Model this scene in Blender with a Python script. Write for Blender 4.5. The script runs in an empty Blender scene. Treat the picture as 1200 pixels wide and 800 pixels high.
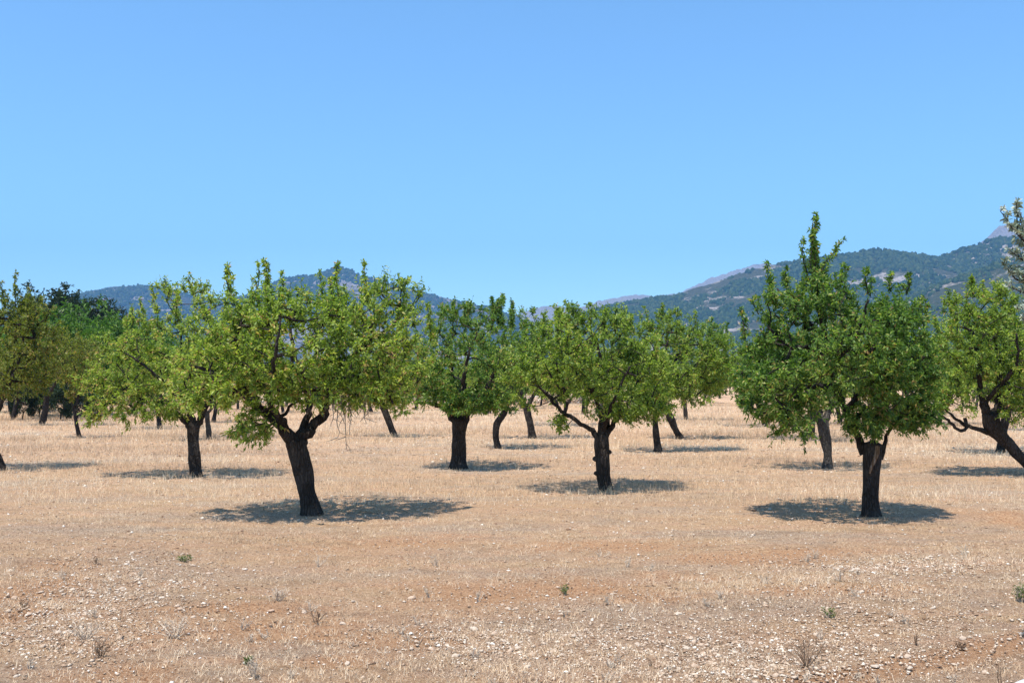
import bpy, math, random
import numpy as np

scene = bpy.context.scene
rng = np.random.default_rng(11)
random.seed(11)

# ------------------------------------------------------------------ camera, sky, sun, exposure
F = 1167.0            # focal length in pixels of the 1200 px wide frame
PITCH = math.atan(50.0 / F)
CAMH = 2.2
cam = bpy.data.cameras.new("camera")
cam.sensor_width = 36.0
cam.lens = 36.0 * F / 1200.0
cam.clip_start = 0.1
cam.clip_end = 60000
camo = bpy.data.objects.new("camera", cam)
scene.collection.objects.link(camo)
camo.location = (0, 0, CAMH)
camo.rotation_euler = (math.pi / 2 + PITCH, 0, 0)
scene.camera = camo

SUN_EL = math.radians(70)
SUN_AZ = math.atan2(-0.50, -0.86)     # direction towards the sun in plan: x, y  (behind camera, a little left)
world = bpy.data.worlds.new("World")
scene.world = world
world.use_nodes = True
nt = world.node_tree
bg = nt.nodes["Background"]
sky = nt.nodes.new("ShaderNodeTexSky")
sky.sky_type = 'NISHITA'
sky.sun_disc = False
sky.sun_elevation = SUN_EL
sky.sun_rotation = SUN_AZ
sky.altitude = 100
sky.air_density = 1.0
sky.dust_density = 0.5
sky.ozone_density = 2.2
tint = nt.nodes.new("ShaderNodeMix"); tint.data_type = 'RGBA'; tint.blend_type = 'MULTIPLY'   # white balance of the whole sky
tint.inputs[0].default_value = 1.0
tint.inputs[7].default_value = (0.71, 0.965, 1.05, 1)
nt.links.new(sky.outputs[0], tint.inputs[6])
nt.links.new(tint.outputs[2], bg.inputs[0])
bg.inputs[1].default_value = 0.15

sun = bpy.data.lights.new("sun", 'SUN')
sun.energy = 5.0
sun.angle = math.radians(0.55)
sun.color = (1.0, 0.935, 0.83)
suno = bpy.data.objects.new("sun", sun)
scene.collection.objects.link(suno)
sx, sy, sz = math.cos(SUN_EL) * math.sin(SUN_AZ), math.cos(SUN_EL) * math.cos(SUN_AZ), math.sin(SUN_EL)
from mathutils import Vector
suno.rotation_euler = Vector((sx, sy, sz)).to_track_quat('Z', 'Y').to_euler()
suno.location = (0, 0, 40)

scene.view_settings.view_transform = 'Standard'
scene.view_settings.look = 'None'
scene.view_settings.exposure = 0.62
scene.view_settings.gamma = 1.0
scene.render.resolution_x, scene.render.resolution_y = 1024, 682
try:
    scene.cycles.max_bounces = 6
    scene.cycles.transmission_bounces = 3
    scene.cycles.volume_bounces = 0
except Exception:
    pass

# ------------------------------------------------------------------ helpers
COL = scene.collection
cp, sp_ = math.cos(PITCH), math.sin(PITCH)

def ray(px, py):
    dx, dy = (px - 600) / F, (400 - py) / F
    return np.array([dx, cp - dy * sp_, sp_ + dy * cp])

def P(px, py, D):
    r = ray(px, py)
    return np.array([r[0] / r[1] * D, D, CAMH + r[2] / r[1] * D])

def G(px, py):
    r = ray(px, py)
    t = -CAMH / r[2]
    return np.array([r[0] * t, r[1] * t, 0.0])

def hash3(ix, iy, iz, seed):
    n = (ix.astype(np.int64) * 374761393 + iy.astype(np.int64) * 668265263 + iz.astype(np.int64) * 2147483647 + seed * 974634777) & 0x7fffffff
    n = ((n ^ (n >> 13)) * 1274126177) & 0x7fffffff
    n = ((n ^ (n >> 16)) * 1103515245) & 0x7fffffff
    return (n & 0xffff) / 65535.0

def vnoise(p, seed=0):
    p = np.asarray(p, float)
    i = np.floor(p).astype(np.int64)
    f = p - i
    f = f * f * (3 - 2 * f)
    r = 0
    for a in (0, 1):
        for b in (0, 1):
            for c in (0, 1):
                w = (f[..., 0] if a else 1 - f[..., 0]) * (f[..., 1] if b else 1 - f[..., 1]) * (f[..., 2] if c else 1 - f[..., 2])
                r = r + w * hash3(i[..., 0] + a, i[..., 1] + b, i[..., 2] + c, seed)
    return r * 2 - 1

def fbm(p, octv=4, seed=0):
    p = np.asarray(p, float)
    s, a, r = 1.0, 0.5, 0
    for k in range(octv):
        r = r + a * vnoise(p * s, seed + k * 17)
        s *= 2.03
        a *= 0.5
    return r

def n2(x, y, f, octv=4, seed=0):
    x = np.asarray(x, float); y = np.asarray(y, float)
    return fbm(np.stack([x * f, y * f, np.zeros_like(x) + 0.37], -1), octv, seed)

def ground_h(x, y):
    x = np.asarray(x, float); y = np.asarray(y, float)
    far = np.clip((60 - np.hypot(x, y)) / 40, 0, 1)
    h = 0.10 * n2(x, y, 0.12, 3, 3) + 0.03 * far * n2(x, y, 0.9, 3, 8)
    return h

def gz(x, y):
    return float(ground_h(np.array([x]), np.array([y]))[0])

def mesh_from(name, V, faces_flat, loops_per, attrs=None, smooth=False):
    """V (n,3); faces_flat (m,k) index array"""
    me = bpy.data.meshes.new(name)
    V = np.asarray(V, np.float32)
    Fa = np.asarray(faces_flat, np.int32)
    m = len(Fa)
    me.vertices.add(len(V))
    me.vertices.foreach_set("co", V.ravel())
    me.loops.add(m * loops_per)
    me.loops.foreach_set("vertex_index", Fa.ravel())
    me.polygons.add(m)
    me.polygons.foreach_set("loop_start", np.arange(0, m * loops_per, loops_per, dtype=np.int32))
    me.polygons.foreach_set("loop_total", np.full(m, loops_per, dtype=np.int32))
    if smooth:
        me.polygons.foreach_set("use_smooth", np.ones(m, bool))
    for k, a in (attrs or {}).items():
        at = me.attributes.new(k, 'FLOAT', 'POINT')
        at.data.foreach_set("value", np.asarray(a, np.float32))
    me.update(calc_edges=True)
    return me

def link(name, me, mat=None, parent=None):
    if mat is not None and len(me.materials) == 0:
        me.materials.append(mat)
    o = bpy.data.objects.new(name, me)
    COL.objects.link(o)
    if parent is not None:
        o.parent = parent
    return o

def tag(o, label=None, cat=None, group=None, kind=None):
    if label: o["label"] = label
    if cat: o["category"] = cat
    if group: o["group"] = group
    if kind: o["kind"] = kind
    return o

def empty(name, loc, rz=0.0):
    o = bpy.data.objects.new(name, None)
    COL.objects.link(o)
    o.location = loc
    o.rotation_euler = (0, 0, rz)
    o.empty_display_size = 0.3
    return o

# ------------------------------------------------------------------ materials
class NT:
    def __init__(s, name):
        s.m = bpy.data.materials.new(name)
        s.m.use_nodes = True
        s.t = s.m.node_tree
        s.b = s.t.nodes["Principled BSDF"]
        s.out = s.t.nodes["Material Output"]
    def n(s, typ, **kw):
        nd = s.t.nodes.new(typ)
        for k, v in kw.items():
            setattr(nd, k, v)
        return nd
    def l(s, a, b):
        s.t.links.new(a, b)
    def coord(s, scale=(1, 1, 1), which="Object"):
        tc = s.n("ShaderNodeTexCoord"); mp = s.n("ShaderNodeMapping")
        mp.inputs["Scale"].default_value = scale
        s.l(tc.outputs[which], mp.inputs[0])
        return mp.outputs[0]
    def noise(s, co, scale, detail=6, rough=0.6, dist=0.0):
        nd = s.n("ShaderNodeTexNoise")
        nd.inputs["Scale"].default_value = scale; nd.inputs["Detail"].default_value = detail
        nd.inputs["Roughness"].default_value = rough; nd.inputs["Distortion"].default_value = dist
        s.l(co, nd.inputs["Vector"])
        return nd.outputs[0]
    def ramp(s, fac, stops, interp='LINEAR'):
        r = s.n("ShaderNodeValToRGB")
        r.color_ramp.interpolation = interp
        els = r.color_ramp.elements
        while len(els) > 1: els.remove(els[-1])
        for i, (p, c) in enumerate(stops):
            e = els[0] if i == 0 else els.new(p)
            e.position = p
            e.color = (c[0], c[1], c[2], 1) if hasattr(c, '__len__') else (c, c, c, 1)
        s.l(fac, r.inputs[0])
        return r.outputs[0]
    def mix(s, fac, a, b, mode='MIX'):
        m = s.n("ShaderNodeMix", data_type='RGBA', blend_type=mode)
        for sock, v in ((m.inputs[0], fac), (m.inputs[6], a), (m.inputs[7], b)):
            if hasattr(v, 'is_linked') or hasattr(v, 'links'):
                s.l(v, sock)
            elif hasattr(v, '__len__'):
                sock.default_value = (v[0], v[1], v[2], 1)
            else:
                sock.default_value = v
        return m.outputs[2]
    def math(s, op, a, b=0.0, clamp=False):
        m = s.n("ShaderNodeMath", operation=op, use_clamp=clamp)
        for sock, v in ((m.inputs[0], a), (m.inputs[1], b)):
            if hasattr(v, 'links'): s.l(v, sock)
            else: sock.default_value = v
        return m.outputs[0]
    def attr(s, name):
        a = s.n("ShaderNodeAttribute"); a.attribute_name = name
        return a.outputs["Fac"]
    def bump(s, h, strength, dist):
        b = s.n("ShaderNodeBump"); b.inputs["Strength"].default_value = strength; b.inputs["Distance"].default_value = dist
        s.l(h, b.inputs["Height"]); s.l(b.outputs[0], s.b.inputs["Normal"])
    def base(s, c, rough=0.9, spec=0.2):
        if hasattr(c, 'links'): s.l(c, s.b.inputs["Base Color"])
        else: s.b.inputs["Base Color"].default_value = (c[0], c[1], c[2], 1)
        s.b.inputs["Roughness"].default_value = rough
        s.b.inputs["Specular IOR Level"].default_value = spec
        return s.m

def leaf_material(name, stops, trans_gain=1.5, trans=0.42, rough=0.5, spec=0.35):
    k = NT(name)
    c = k.ramp(k.attr("tint"), stops)
    k.base(c, rough, spec)
    tr = k.n("ShaderNodeBsdfTranslucent")
    tc = k.mix(1.0, c, (1.05 * trans_gain, 1.15 * trans_gain, 0.55 * trans_gain), 'MULTIPLY')
    k.l(tc, tr.inputs[0])
    mx = k.n("ShaderNodeMixShader"); mx.inputs[0].default_value = trans
    k.l(k.b.outputs[0], mx.inputs[1]); k.l(tr.outputs[0], mx.inputs[2]); k.l(mx.outputs[0], k.out.inputs[0])
    return k.m

LEAF = {
 'light': leaf_material("almond_leaf_light", [(0, (0.080, 0.130, 0.025)), (0.45, (0.180, 0.265, 0.040)), (0.8, (0.34, 0.41, 0.075)), (0.95, (0.50, 0.46, 0.16)), (1, (0.42, 0.27, 0.12))], 1.6),
 'green': leaf_material("almond_leaf_green", [(0, (0.038, 0.090, 0.020)), (0.45, (0.100, 0.185, 0.034)), (0.8, (0.22, 0.31, 0.06)), (0.95, (0.38, 0.38, 0.12)), (1, (0.36, 0.24, 0.10))], 1.6),
 'olive_brown': leaf_material("almond_leaf_browning", [(0, (0.08, 0.11, 0.02)), (0.5, (0.165, 0.20, 0.03)), (0.82, (0.27, 0.23, 0.055)), (1, (0.32, 0.20, 0.09))], 1.5),
 'bushy': leaf_material("bushy_leaf", [(0, (0.035, 0.095, 0.020)), (0.6, (0.085, 0.175, 0.030)), (1, (0.17, 0.26, 0.05))], 1.5),
 'dark': leaf_material("evergreen_leaf", [(0, (0.014, 0.032, 0.015)), (0.6, (0.026, 0.052, 0.022)), (1, (0.045, 0.08, 0.03))], 1.1, 0.2),
 'silver': leaf_material("olive_leaf_silver", [(0, (0.12, 0.17, 0.10)), (0.5, (0.24, 0.30, 0.22)), (1, (0.48, 0.52, 0.44))], 1.0, 0.15, 0.5, 0.4),
}

def bark_material(name, dark, light, dry):
    k = NT(name)
    co = k.coord((1, 1, 0.28))
    a = k.noise(co, 26, 8, 0.7, 0.6)
    v = k.n("ShaderNodeTexVoronoi", feature='DISTANCE_TO_EDGE'); v.inputs["Scale"].default_value = 22
    k.l(co, v.inputs["Vector"])
    big = k.noise(k.coord(), 3.2, 4, 0.6)
    crack = k.ramp(v.outputs[0], [(0.0, 0.0), (0.22, 1.0)])
    c = k.ramp(a, [(0.3, dark), (0.62, light), (0.8, dry)])
    c = k.mix(k.math('MULTIPLY', k.math('SUBTRACT', 1.0, crack), 0.6), c, tuple(x * 0.45 for x in dark))
    c = k.mix(k.ramp(big, [(0.45, 0.0), (0.7, 0.6)]), c, dry)
    k.bump(k.math('ADD', crack, k.math('MULTIPLY', a, 0.8)), 0.9, 0.025)
    return k.base(c, 0.92, 0.15)

BARK = bark_material("almond_bark", (0.026, 0.021, 0.018), (0.052, 0.042, 0.036), (0.10, 0.085, 0.075))
BARKG = bark_material("grey_bark", (0.05, 0.044, 0.04), (0.10, 0.09, 0.08), (0.17, 0.155, 0.14))
k = NT("bare_wood")
a = k.noise(k.coord((1, 1, 0.12)), 30, 6, 0.7)
WOOD = k.base(k.ramp(a, [(0.3, (0.04, 0.03, 0.02)), (0.5, (0.14, 0.085, 0.045)), (0.7, (0.34, 0.30, 0.27))]), 0.85, 0.2)
k = NT("dead_twig")
a = k.noise(k.coord(), 14, 3)
DEAD = k.base(k.ramp(a, [(0.3, (0.14, 0.12, 0.11)), (0.7, (0.34, 0.31, 0.28))]), 0.9, 0.1)

# ------------------------------------------------------------------ tubes
def resample(pts, rad, step):
    pts = np.asarray(pts, float); rad = np.asarray(rad, float)
    # catmull-rom through the points
    n = len(pts)
    out, orad = [], []
    ext = np.vstack([2 * pts[0] - pts[1], pts, 2 * pts[-1] - pts[-2]])
    for i in range(n - 1):
        p0, p1, p2, p3 = ext[i], ext[i + 1], ext[i + 2], ext[i + 3]
        L = np.linalg.norm(p2 - p1)
        m = max(1, int(math.ceil(L / step)))
        for j in range(m):
            t = j / m
            out.append(0.5 * ((2 * p1) + (-p0 + p2) * t + (2 * p0 - 5 * p1 + 4 * p2 - p3) * t * t + (-p0 + 3 * p1 - 3 * p2 + p3) * t ** 3))
            orad.append(rad[i] * (1 - t) + rad[i + 1] * t)
    out.append(pts[-1]); orad.append(rad[-1])
    return np.array(out), np.array(orad)

class Buf:
    def __init__(s): s.V = []; s.F = []; s.n = 0
    def add(s, V, Fq):
        s.V.append(V); s.F.append(Fq + s.n); s.n += len(V)
    def mesh(s, name, smooth=True):
        return mesh_from(name, np.vstack(s.V), np.vstack(s.F), 4, smooth=smooth)

def tube(buf, pts, rad, sides, rough=0.0, seed=0, cap=True):
    pts = np.asarray(pts, float); rad = np.asarray(rad, float)
    n = len(pts)
    T = np.gradient(pts, axis=0) if n > 2 else np.repeat((pts[-1:] - pts[:1]), n, 0)
    T /= np.linalg.norm(T, axis=1)[:, None] + 1e-9
    U = np.zeros_like(T)
    u = np.cross(T[0], [0.31, 0.9, 0.2]); u /= np.linalg.norm(u)
    for i in range(n):
        u = u - T[i] * np.dot(u, T[i]); u /= np.linalg.norm(u) + 1e-9
        U[i] = u
    W = np.cross(T, U)
    a = np.linspace(0, 2 * math.pi, sides, endpoint=False)
    ca, sa = np.cos(a), np.sin(a)
    D = U[:, None, :] * ca[None, :, None] + W[:, None, :] * sa[None, :, None]
    R = np.repeat(rad[:, None], sides, 1)
    if rough > 0:
        q = pts[:, None, :] + D * rad[:, None, None]
        R = R * (1 + rough * fbm(q * np.array([7, 7, 3.2]), 3, seed) * 1.6 + rough * 0.9 * vnoise(q * 2.3, seed + 5))
    V = (pts[:, None, :] + D * R[:, :, None]).reshape(-1, 3)
    i = np.arange(n - 1)[:, None] * sides
    j = np.arange(sides)[None, :]
    j2 = (j + 1) % sides
    Fq = np.stack([i + j, i + j2, i + sides + j2, i + sides + j], -1).reshape(-1, 4)
    if cap and rad[-1] > 0.012:
        V = np.vstack([V, pts[-1] + T[-1] * rad[-1] * 0.45])
        c = len(V) - 1; b = (n - 1) * sides
        jj = np.arange(0, sides, 2)
        cf = np.stack([np.full(len(jj), c), b + jj, b + (jj + 1) % sides, b + (jj + 2) % sides], -1)
        Fq = np.vstack([Fq, cf])
    buf.add(V, Fq)

# ------------------------------------------------------------------ trees
def norm(a):
    return a / (np.linalg.norm(a, axis=-1, keepdims=True) + 1e-9)

def leaves_mesh(name, base, dirs, size, r, width=0.36, tint_base=None):
    """one folded lanceolate blade (two faces) per entry"""
    n = len(base)
    d = norm(dirs)
    nn = norm(r.normal(size=(n, 3)) + np.array([0, 0, 0.6]))
    side = norm(np.cross(d, nn))
    nn = np.cross(side, d)
    L = size[:, None]; w = L * width
    b = base
    tip = base + d * L - np.array([0, 0, 1.0]) * L * 0.12
    m = base + d * L * 0.48
    l = m + side * w * 0.5 + nn * w * 0.22
    rr = m - side * w * 0.5 + nn * w * 0.22
    V = np.stack([b, rr, tip, l], 1).reshape(-1, 3)
    i = np.arange(n)[:, None] * 4
    Fa = np.concatenate([i + np.array([[0, 1, 2]]), i + np.array([[0, 2, 3]])], 1).reshape(-1, 3)
    t = np.clip((tint_base if tint_base is not None else 0.45) + r.normal(size=n) * 0.24, 0, 1)
    return mesh_from(name, V, Fa, 3, {"tint": np.repeat(t, 4)})

SPD = 1.9   # shoots per metre of a water sprout, relative
def build_tree(origin, trunk, limbs, lobes, sprouts, r, n_att, n_shoot, n_leaf, leaf, shoot_len=(0.14, 0.32), gap=0.0, noise_f=0.75,
               trunk_sides=14, knobs=(), droop=0.0, tint=0.45):
    """all coordinates in metres relative to origin. trunk: [(p, r)...]; limbs: list of same; lobes: [(centre, radii, weight)]"""
    res = {}
    tb = Buf()
    tp, tr = resample([p for p, _ in trunk], [q * 0.80 for _, q in trunk], 0.07)
    flare = 1 + 0.12 * np.exp(-np.clip(tp[:, 2] - tp[0, 2] - 0.08, 0, None) / 0.10)
    tube(tb, tp, tr * flare, trunk_sides, 0.17, int(r.integers(999)))
    for kp, kr in knobs:
        kp = np.array(kp)
        tube(tb, [kp + [0, 0, -kr * 0.9], kp + [0, 0, -kr * 0.4], kp + [0, 0, kr * 0.3], kp + [0, 0, kr * 0.8]], [kr * 0.3, kr, kr * 0.9, kr * 0.2], 8, 0.2, 4)
    tv = tb.V[0]   # buttressed foot
    hz_ = np.clip(tv[:, 2] - tp[0, 2] - .1, 0, None); an_ = np.arctan2(tv[:, 1] - tp[0, 1], tv[:, 0] - tp[0, 0])
    bt_ = 1 + np.exp(-hz_ / .13) * (.10 + .13 * np.sin(an_ * 4 + r.uniform(0, 6)) + .1 * np.sin(an_ * 7 + r.uniform(0, 6)))
    lowm = hz_ < .6
    tv[lowm, :2] = tp[0, :2] + (tv[lowm, :2] - tp[0, :2]) * bt_[lowm, None] if abs(tp[0, 0] - tp[min(9, len(tp) - 1), 0]) < .12 else tv[lowm, :2]
    res['trunk'] = tb.mesh("trunk")
    nodes, nrad = [tp[-3:]], [tr[-3:]]
    res['limb'] = []
    for lb in limbs:
        lp, lr = resample([p for p, _ in lb], [q * (0.74 if i < 1 else 0.58) for i, (_, q) in enumerate(lb)], 0.09)
        lp[2:] += 0.018 * r.normal(size=lp[2:].shape) * np.clip(lr[2:, None] / 0.05, 0.3, 1.2)
        b = Buf(); tube(b, lp, lr, 9, 0.15, int(r.integers(999)))
        res['limb'].append(b.mesh("limb"))
        nodes.append(lp); nrad.append(lr)
    N = np.vstack(nodes); NR = np.concatenate(nrad)
    # attractors
    W = np.array([w for _, _, w in lobes], float); W /= W.sum()
    off = r.uniform(-50, 50, 3)
    att = []
    tries = 0
    while len(att) < n_att and tries < n_att * 30:
        tries += 1
        k = r.choice(len(lobes), p=W)
        c, rad, _ = lobes[k]
        v = r.normal(size=3); v /= np.linalg.norm(v)
        rr = r.uniform(0.12, 1.0) ** 0.5
        p = np.array(c) + v * np.array(rad) * rr
        if r.uniform() < 0.8 and W[k] > 0.02 and vnoise((p * noise_f + off)[None])[0] + 0.45 * vnoise((p * noise_f * 2.7 + off)[None])[0] < gap - 0.17:
            continue
        att.append(p)
    att = np.array(att)
    cen = np.average([c for c, _, _ in lobes], axis=0, weights=W)
    dmin = np.min(np.linalg.norm(att[:, None] - N[None, ::2], axis=2), axis=1)
    att = att[np.argsort(dmin)]
    bt = Buf()
    paths = []
    nodeL = [N]; cnt = len(N)
    par_of = {}
    NN = np.empty((cnt + n_att * 14, 3)); NN[:cnt] = N
    tips = np.zeros(len(NN), int); parent = np.full(len(NN), -1)
    for p in att:
        d = np.linalg.norm(NN[:cnt] - p, axis=1) + 0.25 * np.clip(NN[:cnt, 2] - p[2], 0, None)
        j = int(np.argmin(d))
        q = NN[j]; L = np.linalg.norm(p - q)
        m = int(min(12, max(1, L / 0.16)))
        prev = j
        mid = (p + q) / 2 + r.normal(size=3) * L * 0.10 + np.array([0, 0, -0.06 * L])
        idx = [j]
        for s in range(1, m + 1):
            t = s / m
            x = q * (1 - t) ** 2 + 2 * mid * t * (1 - t) + p * t * t
            if cnt >= len(NN): break
            NN[cnt] = x; parent[cnt] = prev; idx.append(cnt); prev = cnt; cnt += 1
        paths.append(idx)
        a = prev
        while a >= 0:
            tips[a] += 1; a = parent[a]
    for idx in paths:
        pts = NN[idx]
        rd = 0.0045 * np.sqrt(np.maximum(tips[idx], 1) + 0.5)
        if idx[0] < len(N):
            rd[0] = min(rd[1] * 1.2, NR[idx[0]])
        rd[0] = min(rd[0], rd[1] * 1.3)
        tube(bt, pts, rd, 5 if rd[0] > 0.012 else 4, 0, cap=False)
    # shoots
    na = len(att)
    base = np.repeat(att, n_shoot, 0)
    out = norm(base - cen)
    low = np.clip((cen[2] - base[:, 2]) / 1.2, 0, 1)[:, None]
    up = np.array([0, 0, 1.0]) * (0.75 - (0.9 + droop) * low)
    dirs = norm(out * 0.55 + up + r.normal(size=base.shape) * 0.55)
    sl = r.uniform(*shoot_len, len(base))
    base = base - dirs * 0.04
    # water sprouts
    sb, sd, ss = [], [], []
    for (b0, b1, dens) in sprouts:
        b0 = np.array(b0); b1 = np.array(b1)
        L = np.linalg.norm(b1 - b0)
        L0 = L
        b1 = b0 + (b1 - b0) * r.uniform(.86, 1.03) + r.normal(size=3) * L * 0.05
        mid = (b0 + b1) / 2 + r.normal(size=3) * L * 0.09
        tube(bt, [b0, mid, b1], [0.012, 0.008, 0.003], 5, 0, cap=False)
        m = max(2, int(L * dens * SPD * r.uniform(.55, 1.0)))
        for s in range(m):
            t = ((s + r.uniform()) / m) ** 1.25
            x = b0 * (1 - t) ** 2 + 2 * mid * t * (1 - t) + b1 * t * t
            wdt = 0.21 * (1 - 0.7 * t) * r.uniform(.6, 1.2)
            sb.append(x); v = r.normal(size=3) * [1, 1, 0.3] + [0, 0, 1.3]
            sd.append(v / np.linalg.norm(v)); ss.append(r.uniform(0.5, 1.0) * wdt)
    if sb:
        base = np.vstack([base, sb]); dirs = np.vstack([dirs, sd]); sl = np.concatenate([sl, ss])
    ns = len(base)
    for q in range(0, ns):
        if leaf > 0.085 and q % 3: continue
        e = base[q] + dirs[q] * sl[q]
        bt.add(np.array([base[q] + [0.004, 0, 0], base[q] - [0.004, 0, 0], e - [0.0015, 0, 0], e + [0.0015, 0, 0],]), np.array([[0, 1, 2, 3]]))
    res['branches'] = bt.mesh("branches")
    t = r.uniform(0.02, 1.0, (ns, n_leaf))
    ph = r.uniform(0, 2 * math.pi, (ns, n_leaf))
    lb = base[:, None] + dirs[:, None] * (sl[:, None] * t)[:, :, None]
    sidev = norm(r.normal(size=(ns, n_leaf, 3)))
    ld = norm(dirs[:, None] * 0.55 + sidev * 0.85 + np.array([0, 0, -0.12]))
    lsz = leaf * r.uniform(0.65, 1.25, ns * n_leaf)
    shoot_t = np.repeat(tint + r.normal(size=ns) * 0.13, n_leaf)
    clump = 0.16 * vnoise(lb.reshape(-1, 3) * 1.6 + 30, 5)
    high = 0.10 * np.clip((lb.reshape(-1, 3)[:, 2] - cen[2]) / 1.5, -1, 1)
    res['crown'] = leaves_mesh("crown", lb.reshape(-1, 3), ld.reshape(-1, 3), lsz, r, tint_base=shoot_t + clump - high * 0.5)
    return res

def assemble(name, meshes, loc, rz, leafmat, label, cat, group, bark=None, scale=1.0, kindless=False):
    t = empty(name, loc, rz)
    if scale != 1.0: t.scale = (scale, scale, scale)
    tag(t, label, cat, group)
    bark = bark or BARK
    link("trunk", meshes['trunk'], bark, t)
    for m in meshes['limb']: link("limb", m, bark, t)
    link("branches", meshes['branches'], bark, t)["kind"] = "stuff"
    link("crown", meshes['crown'], leafmat, t)
    return t

GROUP = "almond trees planted in rows in the dry field"

def pix_tree(name, label, px0, py0, trunk, limbs, lobes, sprouts, seed, leafmat, n_att=300, n_shoot=4, n_leaf=12, leaf=0.075,
             gap=0.0, knobs=(), group=GROUP, tint=0.45, bark=None, cat="almond tree", **kw):
    """coordinates read off the photo; the tree's distance is where its foot meets the ground"""
    r = np.random.default_rng(seed)
    g = G(px0, py0); D = g[1]
    zg = gz(g[0], g[1])
    s = D / F
    def q(px, py, dd=0.0):
        return P(px, py, D) * np.array([1, 1, 1]) - np.array([g[0], g[1], 0]) + np.array([0, dd, 0]) - np.array([0, 0, 0])
    def poly(L):
        o = []
        for e in L:
            px, py, rp = e[0], e[1], e[2]
            dd = e[3] if len(e) > 3 else 0.0
            o.append((q(px, py, dd), rp * s))
        return o
    tr = poly(trunk)
    tr = [(tr[0][0] * np.array([1, 1, 0]) + np.array([0, 0, -0.12]), tr[0][1])] + [(tr[0][0] * np.array([1, 1, 0]) + np.array([0, 0, 0.02]), tr[0][1])] + tr[1:]
    lm = [poly(l) for l in limbs]
    lo = []
    for e in lobes:
        px, py, rx, ry = e[:4]
        dd = e[4] if len(e) > 4 else 0.0
        rd = e[5] if len(e) > 5 else max(0.5, (rx + ry) / 2 * s)
        w = e[6] if len(e) > 6 else (rx * ry * rd / s) ** 0.78
        lo.append((q(px, py, dd), (rx * s, rd, ry * s), w))
    so = []
    for e in sprouts:
        x0, y0, x1, y1 = e[:4]
        dd = e[4] if len(e) > 4 else float(r.uniform(-0.6, 0.6))
        so.append((q(x0, y0, dd), q(x1, y1, dd), e[5] if len(e) > 5 else 16))
    kn = [(q(a, b, c), rr * s) for a, b, c, rr in knobs]
    m = build_tree(None, tr, lm, lo, so, r, n_att, n_shoot, n_leaf, leaf, gap=gap, knobs=kn, tint=tint, **kw)
    return assemble(name, m, (g[0], g[1], zg), 0, leafmat, label, cat, group, bark), g, s, q

LT, GR, BR = LEAF['light'], LEAF['green'], LEAF['olive_brown']

# --- large foreground tree, left of centre
tA, gA, sA, qA = pix_tree("almond_tree", "large spreading almond tree with thick leaning forked trunk and dead twigs hanging at its right", 366, 602,
    [(366, 602, 13.5), (360, 572, 13), (353, 540, 13), (347, 516, 15)],
    [[(347, 520, 12), (327, 494, 11, -.05), (306, 478, 10, -.1), (290, 455, 7, -.2), (262, 438, 5, -.3), (236, 428, 3, -.4)],
     [(300, 470, 7, -.15), (296, 440, 5, -.3), (286, 400, 4, -.5), (298, 360, 2.5, -.4)],
     [(351, 520, 12), (366, 500, 10, .05), (377, 484, 9, .1), (379, 462, 7, .1), (392, 446, 6, 0), (428, 440, 4.5, -.1), (452, 452, 3, -.2), (462, 472, 2, -.2)],
     [(349, 512, 8), (357, 484, 6, .3), (348, 445, 5, .6), (330, 405, 4, .9), (322, 365, 2.5, 1.0)],
     [(379, 462, 6, .1), (400, 425, 5, .3), (428, 400, 4.2, .4), (460, 376, 3, .4), (478, 358, 2, .4)],
     [(376, 480, 6, .1), (384, 445, 5, 1.1), (402, 405, 4, 1.7), (410, 370, 2, 1.9)],
     [(335, 500, 7, -.1), (330, 462, 5, -.9), (345, 420, 4, -1.4), (352, 385, 2, -1.5)],
     [(326, 488, 4, -.1), (338, 484, 3, -.2), (343, 474, 3, -.25), (352, 470, 2.5, -.3), (358, 462, 2, -.3)],
     [(375, 455, 5, 0), (345, 456, 4.5, -.3), (300, 452, 3, -.5), (270, 470, 2, -.6)]],
    [(350, 403, 96, 60, 0, 2.1), (288, 405, 62, 62, -.2, 1.7), (425, 410, 68, 72, 0, 1.7), (335, 368, 85, 24, .2, 1.5), (470, 435, 34, 52, 0, 1.0),
     (305, 492, 28, 20, -.5, .45, 5500), (250, 440, 42, 42, -.3, 1.0), (455, 350, 38, 30, .3, .8), (380, 450, 60, 28, -.8, .9), (330, 445, 55, 25, .9, .9), (244, 458, 42, 20, -.4, .9), (425, 455, 45, 20, -.2, .8), (352, 466, 30, 14, .9, .7), (320, 455, 50, 18, -1.0, .6)],
    [(262, 352, 256, 306), (275, 350, 270, 312), (293, 350, 292, 304), (312, 345, 309, 302, 0, 26), (332, 350, 330, 318), (352, 350, 348, 335), (372, 350, 368, 312), (386, 350, 384, 318),
     (399, 350, 396, 309), (384, 355, 380, 322), (430, 355, 428, 313), (446, 350, 440, 335), (470, 350, 478, 322, .3, 12), (485, 352, 492, 332, .3, 10), (240, 375, 225, 345), (505, 400, 500, 352)],
    101, LT, n_att=1000, n_shoot=4, n_leaf=13, leaf=0.078, gap=0.06, tint=0.55, trunk_sides=22)
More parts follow.
